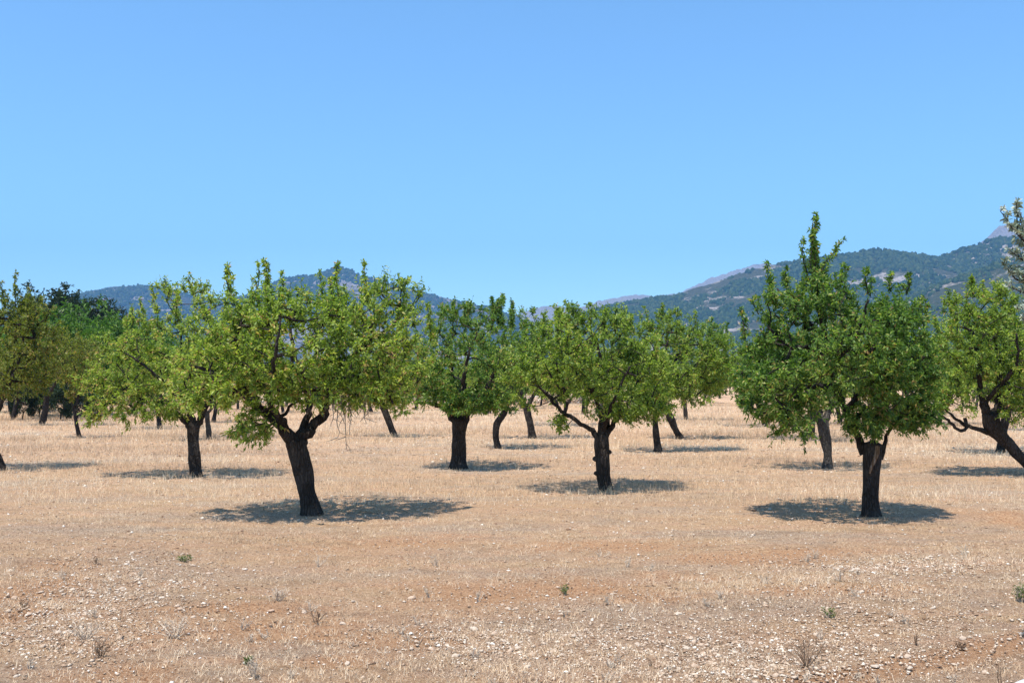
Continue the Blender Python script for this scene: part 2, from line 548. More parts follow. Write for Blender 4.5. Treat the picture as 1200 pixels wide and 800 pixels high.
# dead hanging twigs
r = np.random.default_rng(5)
b = Buf()
for k_ in range(17):
    x0 = r.uniform(392, 440); y0 = r.uniform(450, 468)
    pts = [qA(x0, y0, r.uniform(-.5, .2))]
    n_ = 7; L_ = r.uniform(18, 62) if x0 < 415 else r.uniform(15, 40)
    for j in range(n_):
        x0 += r.normal() * 1.3; y0 += L_ / n_
        pts.append(qA(x0, y0, 0) * [1, 0, 1] + [0, pts[-1][1] + r.normal() * .01, 0])
        if r.uniform() < .45:
            e = pts[-1] + np.array([r.normal() * .12, r.normal() * .06, -r.uniform(.04, .16)])
            tube(b, [pts[-1], (pts[-1] + e) / 2 + r.normal(size=3) * .015, e], [.006, .005, .003], 4, cap=False)
    tube(b, pts, np.linspace(.013, .004, len(pts)), 4, cap=False)
link("dead_twigs", b.mesh("dead_twigs"), DEAD, tA)

# --- left, behind
tB, *_ = pix_tree("almond_tree", "light green almond tree drooping low at left, just left of the thick leaning forked trunk", 229, 560,
    [(229, 560, 9), (228, 540, 8.5), (226, 518, 8), (226, 500, 10)],
    [[(224, 503, 6), (212, 490, 5.5), (200, 484, 4.5, -.1), (185, 478, 3.5, -.2), (165, 465, 2, -.3)],
     [(226, 502, 7), (222, 480, 5), (222, 460, 4.5), (212, 425, 3, .2), (208, 390, 2, .2)],
     [(228, 503, 7), (238, 483, 6), (245, 465, 5, .2), (250, 430, 4, .4), (246, 395, 2, .4)],
     [(224, 470, 4), (195, 440, 3, -.8), (172, 420, 2, -1.0)],
     [(236, 484, 4), (225, 450, 3, 1.0), (190, 415, 2, 1.2)]],
    [(205, 408, 78, 55, 0, 1.9), (150, 435, 52, 45, 0, 1.3), (130, 468, 42, 24, -.2, .9), (255, 420, 45, 55, 0, 1.3), (215, 355, 45, 28, 0, 1.0), (165, 485, 26, 12, -.4, .5), (110, 455, 22, 22, 0, .6), (118, 482, 26, 12, -.3, .6), (200, 478, 26, 14, -.5, .6), (262, 465, 26, 14, -.2, .6), (200, 462, 50, 20, -.6, .8)],
    [(190, 355, 186, 333), (208, 350, 205, 330), (176, 365, 172, 345), (228, 345, 226, 326), (165, 380, 160, 352), (150, 400, 146, 372)],
    102, LT, n_att=600, n_shoot=4, n_leaf=13, leaf=0.082, gap=0.05, tint=0.56)
tC, *_ = pix_tree("almond_tree", "round dark-trunked almond tree with bare limb reaching left, just left of the S-shaped trunk", 537, 548,
    [(537, 548, 11.5), (538, 530, 10.5), (538, 508, 10), (539, 490, 11)],
    [[(535, 494, 8), (526, 481, 6), (512, 474, 4.5), (500, 471, 3, -.2), (486, 471, 2, -.3)],
     [(543, 492, 9), (553, 476, 6.5), (567, 458, 5, .1), (578, 436, 4, .2), (584, 405, 2.5, .2)],
     [(538, 492, 8), (534, 462, 5, .5), (526, 425, 4, .7), (528, 392, 2, .7)],
     [(540, 480, 5), (545, 445, 4, -.8), (552, 410, 2, -1)]],
    [(545, 415, 64, 54, 0, 1.7), (505, 428, 32, 44, 0, 1.0), (592, 425, 30, 46, 0, 1.0), (540, 375, 42, 22, 0, .9), (516, 460, 36, 16, -.3, .6, 6000), (562, 468, 32, 14, -.4, .6, 6000), (540, 470, 20, 12, -.9, .4, 2500), (545, 455, 45, 16, .6, .9)],
    [(520, 375, 517, 356), (535, 370, 532, 352), (548, 370, 550, 355), (505, 385, 500, 366), (565, 375, 566, 358)],
    103, GR, n_att=480, n_shoot=5, n_leaf=13, leaf=0.088, gap=0.0, tint=0.55)
tD, *_ = pix_tree("almond_tree", "almond tree with knobbly straight trunk splitting into three limbs, in front right of centre", 709, 574,
    [(709, 574, 9.5), (707, 556, 9), (706, 535, 9), (705, 508, 10)],
    [[(703, 514, 6.5), (690, 502, 5.5), (672, 490, 4.5, -.1), (655, 478, 3.5, -.2), (640, 462, 2, -.2)],
     [(706, 510, 7), (704, 485, 5), (699, 458, 4.5, .1), (704, 425, 3.5, .1), (700, 395, 2, .1)],
     [(709, 510, 6.5), (720, 493, 5), (734, 476, 4, .1), (748, 450, 3, .2), (752, 425, 2, .2)],
     [(700, 470, 4), (682, 440, 3.5, -.7), (668, 405, 2, -1)],
     [(712, 500, 5), (715, 460, 4, 1.0), (722, 420, 2, 1.3)],
     [(707, 505, 4), (713, 470, 3, -.9), (730, 430, 2, -1.2)]],
    [(690, 420, 86, 54, 0, 1.9), (628, 442, 42, 38, 0, 1.1), (756, 438, 40, 46, 0, 1.2), (690, 378, 58, 20, 0, 1.1), (655, 494, 17, 11, -.3, .4, 1500), (720, 468, 48, 20, -.5, .8, 6000), (740, 478, 30, 12, .2, .6, 2500), (600, 455, 22, 18, 0, .6), (770, 470, 16, 18, 0, .5)],
    [(640, 385, 637, 362), (655, 380, 652, 358), (672, 375, 669, 357), (690, 370, 688, 356), (706, 375, 708, 360), (722, 378, 724, 358), (740, 385, 742, 362), (668, 380, 664, 354)],
    104, LT, n_att=680, n_shoot=4, n_leaf=13, leaf=0.080, gap=0.05, tint=0.42, trunk_sides=18,
    knobs=[(698, 536, -.05, 4.0), (699, 553, -.05, 3.5), (714, 528, -.08, 3)])
# --- tall tree on the right with the hollow stump
tE, gE, sE, qE = pix_tree("almond_tree", "tallest almond tree on a hollow stump trunk, its narrow leader rising against the sky", 1021, 607,
    [(1021, 607, 10.8), (1020, 585, 10.4), (1021, 560, 10.6), (1022, 538, 11.6), (1024, 522, 13.2)],
    [[(1031, 540, 5, -.03), (1035, 526, 4.6, -.04), (1037, 513, 3.2, -.04)],
     [(1016, 534, 8, .1), (1005, 508, 6.5, .15), (994, 482, 6.5, .15), (984, 450, 7.5, .2), (975, 415, 7, .2), (968, 380, 6, .2), (962, 345, 4.5, .15), (957, 305, 3, .1), (955, 262, 1.5, .1)],
     [(982, 440, 6, .2), (965, 418, 5, .1), (945, 410, 4.5, 0), (922, 405, 3.5, 0), (900, 385, 2, 0)],
     [(996, 482, 6, .15), (1018, 455, 5, .0), (1042, 432, 4, -.1), (1056, 405, 2.5, -.1)],
     [(1003, 498, 6, .1), (1040, 470, 4.5, .4), (1070, 455, 3, .6)],
     [(985, 455, 5, .2), (945, 455, 4, -.2), (910, 460, 2.5, -.4)],
     [(978, 430, 5, .2), (985, 395, 4, -.8), (990, 360, 2, -1.1)],
     [(980, 440, 5, .2), (1000, 400, 4, 1.2), (1010, 370, 2, 1.6)],
     [(970, 395, 4, .2), (940, 360, 3, .6), (925, 335, 2, .8)]],
    [(975, 420, 95, 62, 0, 1.8), (960, 362, 40, 32, 0, 1.0), (1028, 420, 54, 54, 0, 1.5), (905, 445, 42, 48, 0, 1.2), (1003, 494, 26, 22, -.3, .45, 7500), (1040, 486, 28, 16, -.2, .5, 3000), (1078, 488, 22, 16, -.2, .5, 2500), (1062, 474, 26, 28, -.2, .8), (928, 492, 30, 22, -.2, .7),
     (1045, 378, 36, 24, 0, .9), (918, 378, 32, 30, 0, .9), (990, 465, 60, 25, -.7, .7), (1075, 442, 16, 34, 0, .7)],
    [(958, 345, 955, 240, .1, 24), (957, 300, 957, 252, .1, 16), (960, 340, 953, 275, .15, 22), (966, 340, 983, 284, .0, 22), (952, 335, 943, 284, .1, 16), (964, 335, 959, 305, .0, 22), (910, 345, 904, 300, .3, 14), (925, 340, 922, 312), (935, 335, 930, 315),
     (1005, 350, 1002, 318), (1020, 350, 1022, 328), (1040, 345, 1042, 322), (1052, 350, 1055, 325), (1065, 365, 1064, 335), (890, 370, 884, 350), (876, 400, 868, 362), (1078, 385, 1080, 352), (985, 335, 990, 312, 0, 30)],
    105, GR, n_att=1000, n_shoot=4, n_leaf=14, leaf=0.078, gap=0.06, tint=0.50, trunk_sides=24)
# pale torn scar and rotten hollow on the stump (parts of this trunk)
b = Buf()
sc = [(1025, 524, 2.5), (1024, 532, 3.2), (1021, 540, 3.0), (1018, 548, 2.4), (1016, 556, 1.3)]
pts = [qE(x, y, -0.136 - 0.010 * math.sin(i)) for i, (x, y, w) in enumerate(sc)]
tube(b, pts, [w * sE * 0.8 for _, _, w in sc], 10, 0.25, 9)
link("bare_wood_scar", b.mesh("bare_wood_scar"), WOOD, tE)

tF, *_ = pix_tree("almond_tree", "almond tree with pale grey crooked trunk, left behind the hollow-stump tree", 970, 548,
    [(970, 548, 6.5), (970, 530, 6.5), (967, 512, 8), (963, 490, 8.5)],
    [[(962, 494, 6), (950, 470, 5), (940, 440, 3)], [(966, 494, 6), (982, 465, 4.5, .2), (995, 430, 3, .3)], [(963, 490, 5), (960, 450, 4, .9), (955, 420, 2, 1)]],
    [(950, 430, 75, 48, 0, 1.8), (900, 450, 40, 35, 0, 1.0), (1000, 430, 50, 45, .3, 1.2), (925, 490, 22, 18, -.3, .5)],
    [(880, 430, 876, 385), (900, 420, 896, 390)],
    106, GR, n_att=340, n_shoot=5, n_leaf=11, leaf=0.085, gap=0.0, tint=0.52, bark=BARKG)
tG, *_ = pix_tree("almond_tree", "yellowish green almond tree at right edge, trunk leaning steeply left above a hooked low branch", 1216, 557,
    [(1216, 557, 8), (1200, 541, 7.5), (1180, 519, 8), (1163, 500, 11), (1160, 486, 11)],
    [[(1166, 506, 6), (1148, 504, 4.5), (1132, 498, 3.8), (1118, 490, 3), (1108, 480, 2)],
     [(1128, 490, 3, -.1), (1130, 500, 3.4, -.12), (1124, 506, 3.4, -.14), (1116, 500, 3.2, -.15), (1104, 491, 2.8, -.2), (1090, 484, 1.8, -.3)],
     [(1158, 490, 8), (1150, 460, 6), (1140, 425, 4.5, -.3), (1132, 390, 2.5, -.4)],
     [(1163, 490, 8), (1176, 462, 6, .2), (1180, 425, 4.5, .4), (1172, 385, 2.5, .4)],
     [(1176, 460, 4), (1205, 435, 3, 0), (1230, 410, 2, 0)],
     [(1156, 470, 4), (1165, 430, 3, -1), (1160, 395, 2, -1.3)]],
    [(1150, 412, 62, 66, 0, 1.8), (1115, 432, 38, 45, 0, 1.1), (1200, 420, 50, 62, 0, 1.5), (1150, 362, 42, 30, 0, 1.0), (1225, 440, 40, 50, 0, 1.2), (1120, 468, 36, 16, -.3, .7), (1180, 480, 30, 14, -.5, .6)],
    [(1140, 350, 1138, 322, 0, 26), (1120, 372, 1114, 338), (1155, 350, 1152, 328), (1172, 358, 1170, 335), (1190, 370, 1192, 345), (1102, 400, 1096, 372)],
    107, LT, n_att=660, n_shoot=5, n_leaf=12, leaf=0.086, gap=0.0, tint=0.44)
tI, *_ = pix_tree("almond_tree", "slim almond tree with wavy S-shaped trunk and tall dark shoots on top, near the centre", 584, 526,
    [(584, 526, 5), (581, 512, 4.6), (583, 497, 5.6), (591, 484, 4.6), (593, 470, 4.6)],
    [[(592, 476, 4), (585, 450, 3), (580, 415, 2)], [(594, 476, 4), (606, 448, 3, .2), (612, 415, 2, .3)]],
    [(598, 412, 54, 54, 0, 1.6), (588, 375, 26, 22, 0, .8), (590, 465, 28, 16, -.4, .7)],
    [(588, 385, 590, 338, 0, 30), (578, 380, 577, 345, 0, 26), (598, 385, 600, 350, 0, 24), (584, 380, 584, 350, 0, 24)],
    108, GR, n_att=290, n_shoot=4, n_leaf=10, leaf=0.11, gap=0.0, tint=0.42)
tJ, *_ = pix_tree("almond_tree", "almond tree with straight dark trunk leaning left, behind right of the S-shaped trunk", 624, 513,
    [(624, 513, 5.5), (621, 495, 5), (616, 475, 5)],
    [[(616, 478, 4), (608, 450, 3), (605, 420, 2)], [(617, 478, 4), (632, 450, 3, .2), (640, 425, 2, .3)]],
    [(622, 412, 66, 50, 0, 2.1), (650, 432, 44, 40, 0, 1.3)], [(612, 390, 610, 372), (636, 390, 637, 370)],
    109, LT, n_att=300, n_shoot=4, n_leaf=10, leaf=0.12, tint=0.42)
tK, *_ = pix_tree("almond_tree", "almond tree with upright trunk swollen at its foot, left of the pair beyond centre", 771, 529,
    [(771, 529, 5.8), (769, 510, 5), (768, 490, 5), (769, 472, 5.5)],
    [[(768, 478, 4.5), (758, 450, 3.5), (752, 415, 2)], [(770, 478, 4.5), (785, 450, 3.5, .2), (795, 415, 2.5, .3)], [(769, 475, 4), (774, 430, 3, -.6), (778, 400, 2, -.8)]],
    [(772, 415, 66, 50, 0, 1.9), (815, 420, 38, 40, 0, 1.3), (775, 382, 40, 20, 0, 1.0), (760, 462, 34, 16, -.3, .8, 4000), (812, 455, 34, 20, 0, 1.1, 5000), (842, 425, 26, 34, .2, 1.1, 6000)],
    [(760, 385, 757, 358), (778, 380, 776, 354), (795, 380, 797, 358), (812, 390, 814, 364), (740, 395, 736, 368)],
    110, LT, n_att=480, n_shoot=5, n_leaf=11, leaf=0.095, tint=0.42)
tL, *_ = pix_tree("almond_tree", "almond tree with curved trunk leaning left, right one of the pair right of centre", 797, 514,
    [(797, 514, 5.8), (790, 500, 5), (784, 486, 5.4), (776, 472, 5.5)],
    [[(777, 476, 4), (785, 450, 3), (800, 420, 2)], [(776, 474, 4), (762, 450, 3), (752, 430, 2)]],
    [(800, 420, 60, 50, 0, 1.9), (846, 420, 34, 44, 0, 1.3)], [(830, 400, 832, 372), (848, 410, 850, 380)],
    111, GR, n_att=330, n_shoot=4, n_leaf=10, leaf=0.12, tint=0.52)
tM, *_ = pix_tree("almond_tree", "small almond tree with straight left-leaning trunk, right behind the dead hanging twigs", 462, 511,
    [(462, 511, 5), (456, 494, 4.6), (449, 476, 4.6)],
    [[(449, 478, 4), (440, 455, 3), (436, 430, 2)], [(450, 478, 4), (465, 455, 3, .2), (472, 430, 2, .3)]],
    [(452, 435, 60, 42, 0, 1.9), (467, 470, 22, 20, -.5, .7)], [],
    112, LT, n_att=210, n_shoot=4, n_leaf=10, leaf=0.12, tint=0.58)
tP, gP, sP_, qP = pix_tree("almond_tree", "browning almond tree at the left edge with its trunk foot leaning in from the frame", 3, 551,
    [(3, 551, 6), (-6, 530, 5.5), (-18, 505, 6.5)],
    [[(-17, 509, 5), (-30, 480, 4), (-45, 440, 3)], [(-18, 507, 5), (-2, 475, 4, .1), (15, 435, 3, .1), (25, 395, 2, .1)], [(-16, 500, 4), (-10, 450, 3, .9), (-5, 400, 2, 1.1)]],
    [(-5, 405, 62, 58, 0, 1.9), (35, 405, 38, 48, 0, 1.2), (12, 365, 42, 26, 0, 1.0), (25, 450, 38, 20, 0, .9), (-60, 420, 45, 50, 0, 1.4)],
    [(5, 360, 2, 326, 0, 14), (18, 360, 17, 320, 0, 14), (30, 365, 34, 338, 0, 12), (45, 375, 48, 350)],
    113, BR, n_att=460, n_shoot=5, n_leaf=11, leaf=0.085, gap=0.06, tint=0.42)
tR, *_ = pix_tree("almond_tree", "dark-trunked browning almond tree with wide foot, second trunk from the left edge", 49, 498,
    [(49, 498, 5), (53, 480, 4), (55, 462, 4)],
    [[(55, 466, 3.5), (45, 440, 2.5), (40, 410, 1.5)], [(55, 466, 3.5), (68, 440, 2.5), (75, 415, 1.5)]],
    [(58, 418, 58, 34, 0, 2.4), (95, 425, 26, 28, 0, 1.2), (25, 445, 22, 20, 0, 1.0)], [],
    114, BR, n_att=300, n_shoot=4, n_leaf=9, leaf=0.14, tint=0.45, shoot_len=(0.25, 0.55))
tS, *_ = pix_tree("almond_tree", "small browning almond tree on a thin trunk at the tip of the low drooping foliage", 93, 512,
    [(93, 512, 3), (90, 498, 2.6), (87, 478, 2.4)],
    [[(87, 480, 2.2), (80, 450, 1.6), (76, 425, 1)], [(87, 480, 2.2), (96, 450, 1.6), (100, 425, 1)]],
    [(86, 425, 34, 34, 0, 1.2), (96, 450, 22, 18, 0, .7)], [],
    115, BR, n_att=150, n_shoot=4, n_leaf=9, leaf=0.12, tint=0.5)

# --- generic almond trees, shared meshes, behind
def generic(seed, leafn, tint, h=4.6, w=2.65, lean=0.25, n_att=240):
    r = np.random.default_rng(seed)
    ln = r.normal(size=2) * lean
    trunk = [(np.array([0, 0, -.12]), .17), (np.array([0, 0, .02]), .17), (np.array([ln[0] * .5, ln[1] * .5, .7]), .14), (np.array([ln[0], ln[1], 1.25]), .16)]
    limbs = []
    a0 = r.uniform(0, 6.28)
    for k in range(4):
        a = a0 + k * 1.57 + r.normal() * .25
        d = np.array([math.cos(a), math.sin(a), 0])
        b0 = np.array([ln[0], ln[1], 1.18])
        limbs.append([(b0, .11), (b0 + d * .4 + [0, 0, .4], .085), (b0 + d * .9 + [0, 0, .95], .06), (b0 + d * 1.2 + [0, 0, 1.7], .03)])
    c = np.array([ln[0], ln[1], (h + 1.35) / 2])
    hz = (h - 1.35) / 2
    lobes = [(c, (w * .8, w * .8, hz * .85), 4)]
    for k in range(6):
        a = r.uniform(0, 6.28); q = r.uniform(.5, .75) * w
        lobes.append((c + [math.cos(a) * q, math.sin(a) * q, r.uniform(-.4, .3) * hz], (w * .42, w * .42, hz * .5), 1))
    spr = []
    for k in range(5):
        a = r.uniform(0, 6.28); q = r.uniform(0, .7) * w
        p = c + [math.cos(a) * q, math.sin(a) * q, hz * .6]
        spr.append((p, p + [r.normal() * .08, r.normal() * .08, r.uniform(.3, .8)], 8))
    return build_tree(None, trunk, limbs, lobes, spr, r, n_att, 5, leafn, 0.125, shoot_len=(0.2, 0.42), tint=tint, trunk_sides=10)

GEN = [generic(300 + i, 9, 0.45 + 0.05 * (i % 3 - 1)) for i in range(5)]
GMAT = {}
def gen_tree(i, px, py, label, mat, scale=1.0, rz=None, group=GROUP, name="almond_tree", cat="almond tree", loc=None, bark=None, src=None):
    src = src or GEN
    key = (id(src), i, mat.name)
    m = src[i]
    if key not in GMAT:
        c = m['crown'].copy(); c.materials.clear(); c.materials.append(mat)
        GMAT[key] = dict(m, crown=c)
    g = G(px, py) if loc is None else np.array([loc[0], loc[1], 0])
    if loc is not None:
        pass
    return assemble(name, GMAT[key], (g[0], g[1], gz(g[0], g[1])), rz if rz is not None else random.uniform(0, 6.28), mat, label, cat, group, bark, scale)

gen_tree(0, 15, 492, "browning almond tree behind at far left, in front of the pale stone wall", BR, 1.0)
gen_tree(1, 187, 501, "almond tree whose short trunk stands behind the light green tree's low drooping foliage", LT, 1.0)
gen_tree(2, 245, 514, "almond tree with a thin pale trunk seen just right of the light green tree's trunk", LT, .85, bark=BARKG)
gen_tree(3, 250, 494, "almond tree with thick dark trunk directly behind the thin pale trunk", GR, 1.0)
gen_tree(4, 659, 498, "almond tree on a thin trunk seen under the left limb of the knobbly-trunked tree", LT, .95)
gen_tree(0, 804, 492, "almond tree with broad split trunk behind the pair right of centre", GR, 1.05)
gen_tree(1, 823, 475, "far almond tree fifth along the row right of centre, trunk leaning left", LT, 1.0)
gen_tree(2, 832, 472, "far almond tree sixth along the row right of centre", GR, 1.0)
gen_tree(3, 843, 467, "far almond tree seventh along the row right of centre", LT, 1.0)
gen_tree(4, 851, 463, "last almond tree visible in the row right of centre", GR, 1.0)
gen_tree(2, 950, 516, "almond tree with pale trunk peeping behind the left of the grey crooked trunk", GR, 1.0, bark=BARKG)
gen_tree(3, 1172, 530, "upright almond tree behind the steeply leaning tree at the right edge", LT, 1.05)
gen_tree(4, 1243, 505, "almond tree partly beyond the right edge, behind the leaning tree", LT, 1.1)
gen_tree(0, 985, 497, "almond tree farther back between the grey crooked trunk and the hollow stump", LT, 1.0)
gen_tree(1, 897, 500, "almond tree whose low dark foliage reaches the ground left of the tallest tree", GR, 1.0)
gen_tree(1, 1100, 497, "almond tree behind the gap between the tallest tree and the leaning tree", GR, 1.0)
# the far rows: nothing tells them apart
u = np.array([0.22, 0.975]); v = np.array([0.975, -0.22])
cnt = 0
for i in range(-9, 12):
    for j in range(0, 14):
        p = np.array([1.9, 20.5]) + u * (52 + 8.0 * j) + v * (8.0 * i)
        p = p + rng.normal(size=2) * 0.5
        D = p[1]; px = 600 + p[0] / D * F
        if D < 66 or px < -60 or px > 1270: continue
        lim = 104 if px < 620 else (150 if px > 860 else 118)
        if D > lim: continue
        if 770 < px < 900 and p[0] > 0.225 * (D - 20.5) + 1.9 - 1.0 and px < 905 and abs(px - (863 - 0)) < 60: continue   # open lane between two rows
        if 820 < px < 905: continue
        cnt += 1
        gen_tree(int(rng.integers(5)), 0, 0, "distant almond tree in the back rows of the orchard, crown merged with its neighbours", [LT, GR][int(rng.integers(2))], float(rng.uniform(.9, 1.12)), loc=p, group="distant almond trees in the back rows")
print("back rows", cnt)

# --- tall bushy and evergreen trees behind the orchard
def bushy(seed, h, w, att, leaf=.28, tint=.5, base=1.0):
    r = np.random.default_rng(seed)
    trunk = [(np.array([0, 0, -.2]), .26), (np.array([0, 0, .03]), .26), (np.array([.1, 0, 1.0]), .22), (np.array([.15, .1, 1.9]), .2)]
    limbs = []
    for k in range(4):
        a = k * 1.57 + r.normal() * .3
        d = np.array([math.cos(a), math.sin(a), 0])
        b0 = np.array([.15, .1, 1.8])
        limbs.append([(b0, .16), (b0 + d * .7 + [0, 0, .9], .11), (b0 + d * 1.4 + [0, 0, h * .4], .05)])
    c = np.array([0, 0, (h + base) / 2]); hz = (h - base) / 2
    lobes = [(c, (w * .75, w * .75, hz * .85), 4)]
    for k in range(9):
        a = r.uniform(0, 6.28); q = r.uniform(.45, .75) * w
        lobes.append((c + [math.cos(a) * q, math.sin(a) * q, r.uniform(-.6, .6) * hz], (w * .36, w * .36, hz * .34), 1))
    return build_tree(None, trunk, limbs, lobes, [], r, att, 4, 8, leaf, shoot_len=(0.4, 0.9), tint=tint, trunk_sides=10, noise_f=.5)
BUSH = [bushy(400, 7.2, 3.8, 420, base=.5), bushy(401, 6.4, 3.4, 380, base=.5), bushy(402, 11.0, 4.8, 520, .36, .4, .8), bushy(403, 9.5, 4.0, 460, .36, .4, .4)]
def bush(i, px, D, label, mat, s=1.0, name="tree", cat="tree", group="tall trees behind the left of the orchard"):
    gen_tree(i, 0, 0, label, mat, s, loc=((px - 600) / F * D, D), group=group, name=name, cat=cat, src=BUSH)
BU, DK = LEAF['bushy'], LEAF['dark']
bush(0, 78, 68, "bright green bushy tree left of the others, behind the browning almonds", BU, 1.12, "bushy_tree")
bush(1, 120, 74, "bright green bushy tree under the dark round-topped evergreen", BU, 1.15, "bushy_tree")
bush(0, 165, 82, "bright green bushy tree with loose top right of the dark round-topped evergreen", BU, 1.1, "bushy_tree")
bush(1, 15, 78, "bright green bushy tree mostly hidden behind the left-edge browning almond", BU, 1.1, "bushy_tree")
bush(2, 42, 105, "tall dark evergreen rising over the browning almond at left", DK, 1.24, "evergreen_tree", "evergreen tree")
bush(3, 60, 112, "dark evergreen with lower crown just right of the tallest dark one", DK, 1.32, "evergreen_tree", "evergreen tree")
bush(3, 134, 116, "dark round-topped evergreen standing alone against the left mountain", DK, 1.30, "evergreen_tree", "evergreen tree")
bush(2, -10, 112, "dark evergreen at the very left edge behind the browning almond", DK, .9, "evergreen_tree", "evergreen tree")
for i, (px, D, s_) in enumerate([(-12, 62, .21), (28, 63, .23), (72, 61, .24), (92, 64, .22), (47, 65, .26), (112, 63, .19)]):
    bush(3, px, D, ["dark shrubby evergreen at the far left under the browning almonds", "dark shrubby evergreen behind the left-edge browning trunks", "dark shrubby evergreen right of the wide-footed dark trunk", "dark shrubby evergreen left of the thin browning almond",
         "dark shrubby evergreen behind the wide-footed dark trunk", "dark shrubby evergreen just behind the low drooping foliage"][i], DK, s_, "evergreen_shrub", "shrub", "dark shrubs at the far left end of the orchard")
for i, px in enumerate(range(-70, 700, 24)):
    D = 118 + rng.uniform(0, 14)
    bush(2 + i % 2, px + rng.uniform(-8, 8), D, "low dark evergreen in the belt of trees beyond the far stone wall", DK, float(rng.uniform(.40, .56)), "evergreen_tree", "evergreen tree", "belt of evergreens beyond the stone wall")
for i, px in enumerate(range(690, 1290, 28)):
    D = 168 + rng.uniform(0, 22)
    if 840 < px < 890: D += 60
    bush(2 + i % 2, px + rng.uniform(-8, 8), D, "dark evergreen in the belt of trees at the far end of the right orchard", DK, float(rng.uniform(.5, .75)), "evergreen_tree", "evergreen tree", "belt of evergreens at the far right end")

# --- silvery olive tree whose branch tips enter at the right edge
def olive():
    r = np.random.default_rng(77)
    X, Y = 6.75, 8.6
    base = np.array([X, Y, 0])
    t = [(np.array([0, 0, -.1]), .16), (np.array([0, 0, .02]), .16), (np.array([.05, 0, .6]), .13), (np.array([.0, 0, 1.3]), .12)]
    limbs, lobes, spr = [], [], []
    for k in range(5):
        a = k * 1.256 + .5
        d = np.array([math.cos(a), math.sin(a), 0])
        limbs.append([(np.array([0, 0, 1.25]), .09), (d * .35 + [0, 0, 1.8], .06), (d * .7 + [0, 0, 2.5], .035), (d * .8 + [0, 0, 3.0], .02)])
    lobes = [(np.array([.35, 0, 2.75]), (.90, 1.0, .85), 4)]
    tips = [(1192, 268, 1178, 228), (1196, 290, 1174, 242), (1200, 300, 1182, 262), (1203, 330, 1180, 300), (1203, 345, 1183, 322), (1206, 360, 1186, 350), (1203, 375, 1190, 362), (1206, 310, 1190, 284), (1210, 330, 1196, 312)]
    hub = np.array([-1.15, -.12, 2.75])
    limbs.append([(np.array([0, 0, 1.25]), .10), (np.array([-.45, -.05, 1.8]), .075), (np.array([-.85, -.1, 2.35]), .055), (hub, .04)])
    lobes.append((np.array([-1.0, 0, 2.85]), (.62, .8, .6), 2))
    for x0, y0, x1, y1 in tips:
        p1 = P(x1, y1, 8.0) - base
        p0 = P(x0 + 22, y0 + 8, 8.25) - base
        limbs.append([(hub, .03), ((hub + p0) / 2 + [0, 0, .08], .022), (p0, .014), (p0 * .8 + p1 * .2, .010)])
        spr.append((p0, p1, 30))
    m = build_tree(None, t, limbs, lobes, spr, r, 220, 5, 16, 0.042, shoot_len=(.12, .28), tint=.6, trunk_sides=12)
    return assemble("olive_tree", m, (X, Y, gz(X, Y)), 0, LEAF['silver'], "silvery olive tree beyond the right edge, pale branch tips reaching in against the sky", "olive tree", None, BARKG)
olive()

# ------------------------------------------------------------------ ground
soil_patches = [  # px, py, rx, ry (pixels) of bare reddish soil
    (690, 684, 90, 9), (760, 695, 60, 6), (560, 690, 90, 10), (40, 690, 60, 16), (20, 720, 40, 8), (300, 735, 150, 16), (270, 710, 120, 8), (470, 745, 90, 14), (150, 785, 60, 10),
    (880, 655, 90, 6), (1175, 613, 34, 12), (950, 648, 70, 5), (700, 640, 120, 6), (480, 632, 100, 6), (60, 660, 60, 8), (800, 672, 60, 5), (1000, 688, 120, 6), (400, 770, 50, 8)]
def soil_mask(x, y):
    x = np.asarray(x, float); y = np.asarray(y, float)
    m = np.zeros_like(x)
    for px, py, rx, ry in soil_patches:
        c = G(px, py); e = G(px + rx, py); y1 = G(px, py - ry)[1]; y0 = G(px, py + ry)[1]
        d = ((x - c[0]) / (e[0] - c[0])) ** 2 + ((y - (y0 + y1) / 2) / ((y1 - y0) / 2 + .05)) ** 2
        m = np.maximum(m, np.exp(-d * 0.9))
    # sandy wheel track at lower right
    a, b_ = G(900, 806), G(1260, 734)
    ab = (b_ - a)[:2]; L = np.hypot(*ab)
    s = np.clip(((x - a[0]) * ab[0] + (y - a[1]) * ab[1]) / L ** 2, 0, 1)
    dd = np.hypot(x - a[0] - ab[0] * s, y - a[1] - ab[1] * s)
    m = np.maximum(m, 1.05 * np.exp(-(dd / .20) ** 2))
    trk = 1.05 * np.exp(-(dd / .27) ** 2)
    m = m * 0.75 + 0.5 * n2(x * .35, y, 1.1, 4, 21) + 0.25 * n2(x, y, 4.0, 3, 22)
    near = np.clip((24 - y) / 12, 0, 1)
    return np.clip(np.maximum(m * (0.25 + .75 * near) + 0.10 * near, trk * (1 + .3 * n2(x, y, 2.5, 3, 23))), 0, 1)

def axis(segs):
    out = []
    for a, b_, st in segs:
        out += list(np.arange(a, b_, st))
    return np.array(out)
dense = axis([(-15, 15, .075)])
tail = 15 * np.power(1.09, np.arange(1, 82))
gx = np.concatenate([-tail[::-1], dense, [15.0], tail])
gy = axis([(-60, -4, 4), (-4, 5, .5), (5, 12, .06), (12, 20, .10), (20, 32, .2), (32, 60, .6)])
gy = np.concatenate([-(60 * np.power(1.25, np.arange(1, 22)))[::-1], gy, 60 * np.power(1.06, np.arange(0, 96))])
XX, YY = np.meshgrid(gx, gy)
ZZ = ground_h(XX, YY)
near = np.clip((30 - YY) / 15, 0, 1) * np.clip((16 - np.abs(XX)) / 3, 0, 1) * (YY > 3)
mask = soil_mask(XX, YY)
clod = n2(XX, YY, 5.5, 4, 31)
ZZ = ZZ + near * (0.035 * clod + 0.018 * n2(XX, YY, 14, 2, 33))
ZZ = ZZ - near * 0.03 * np.clip(mask - .4, 0, 1)
mc = G(1178, 613)
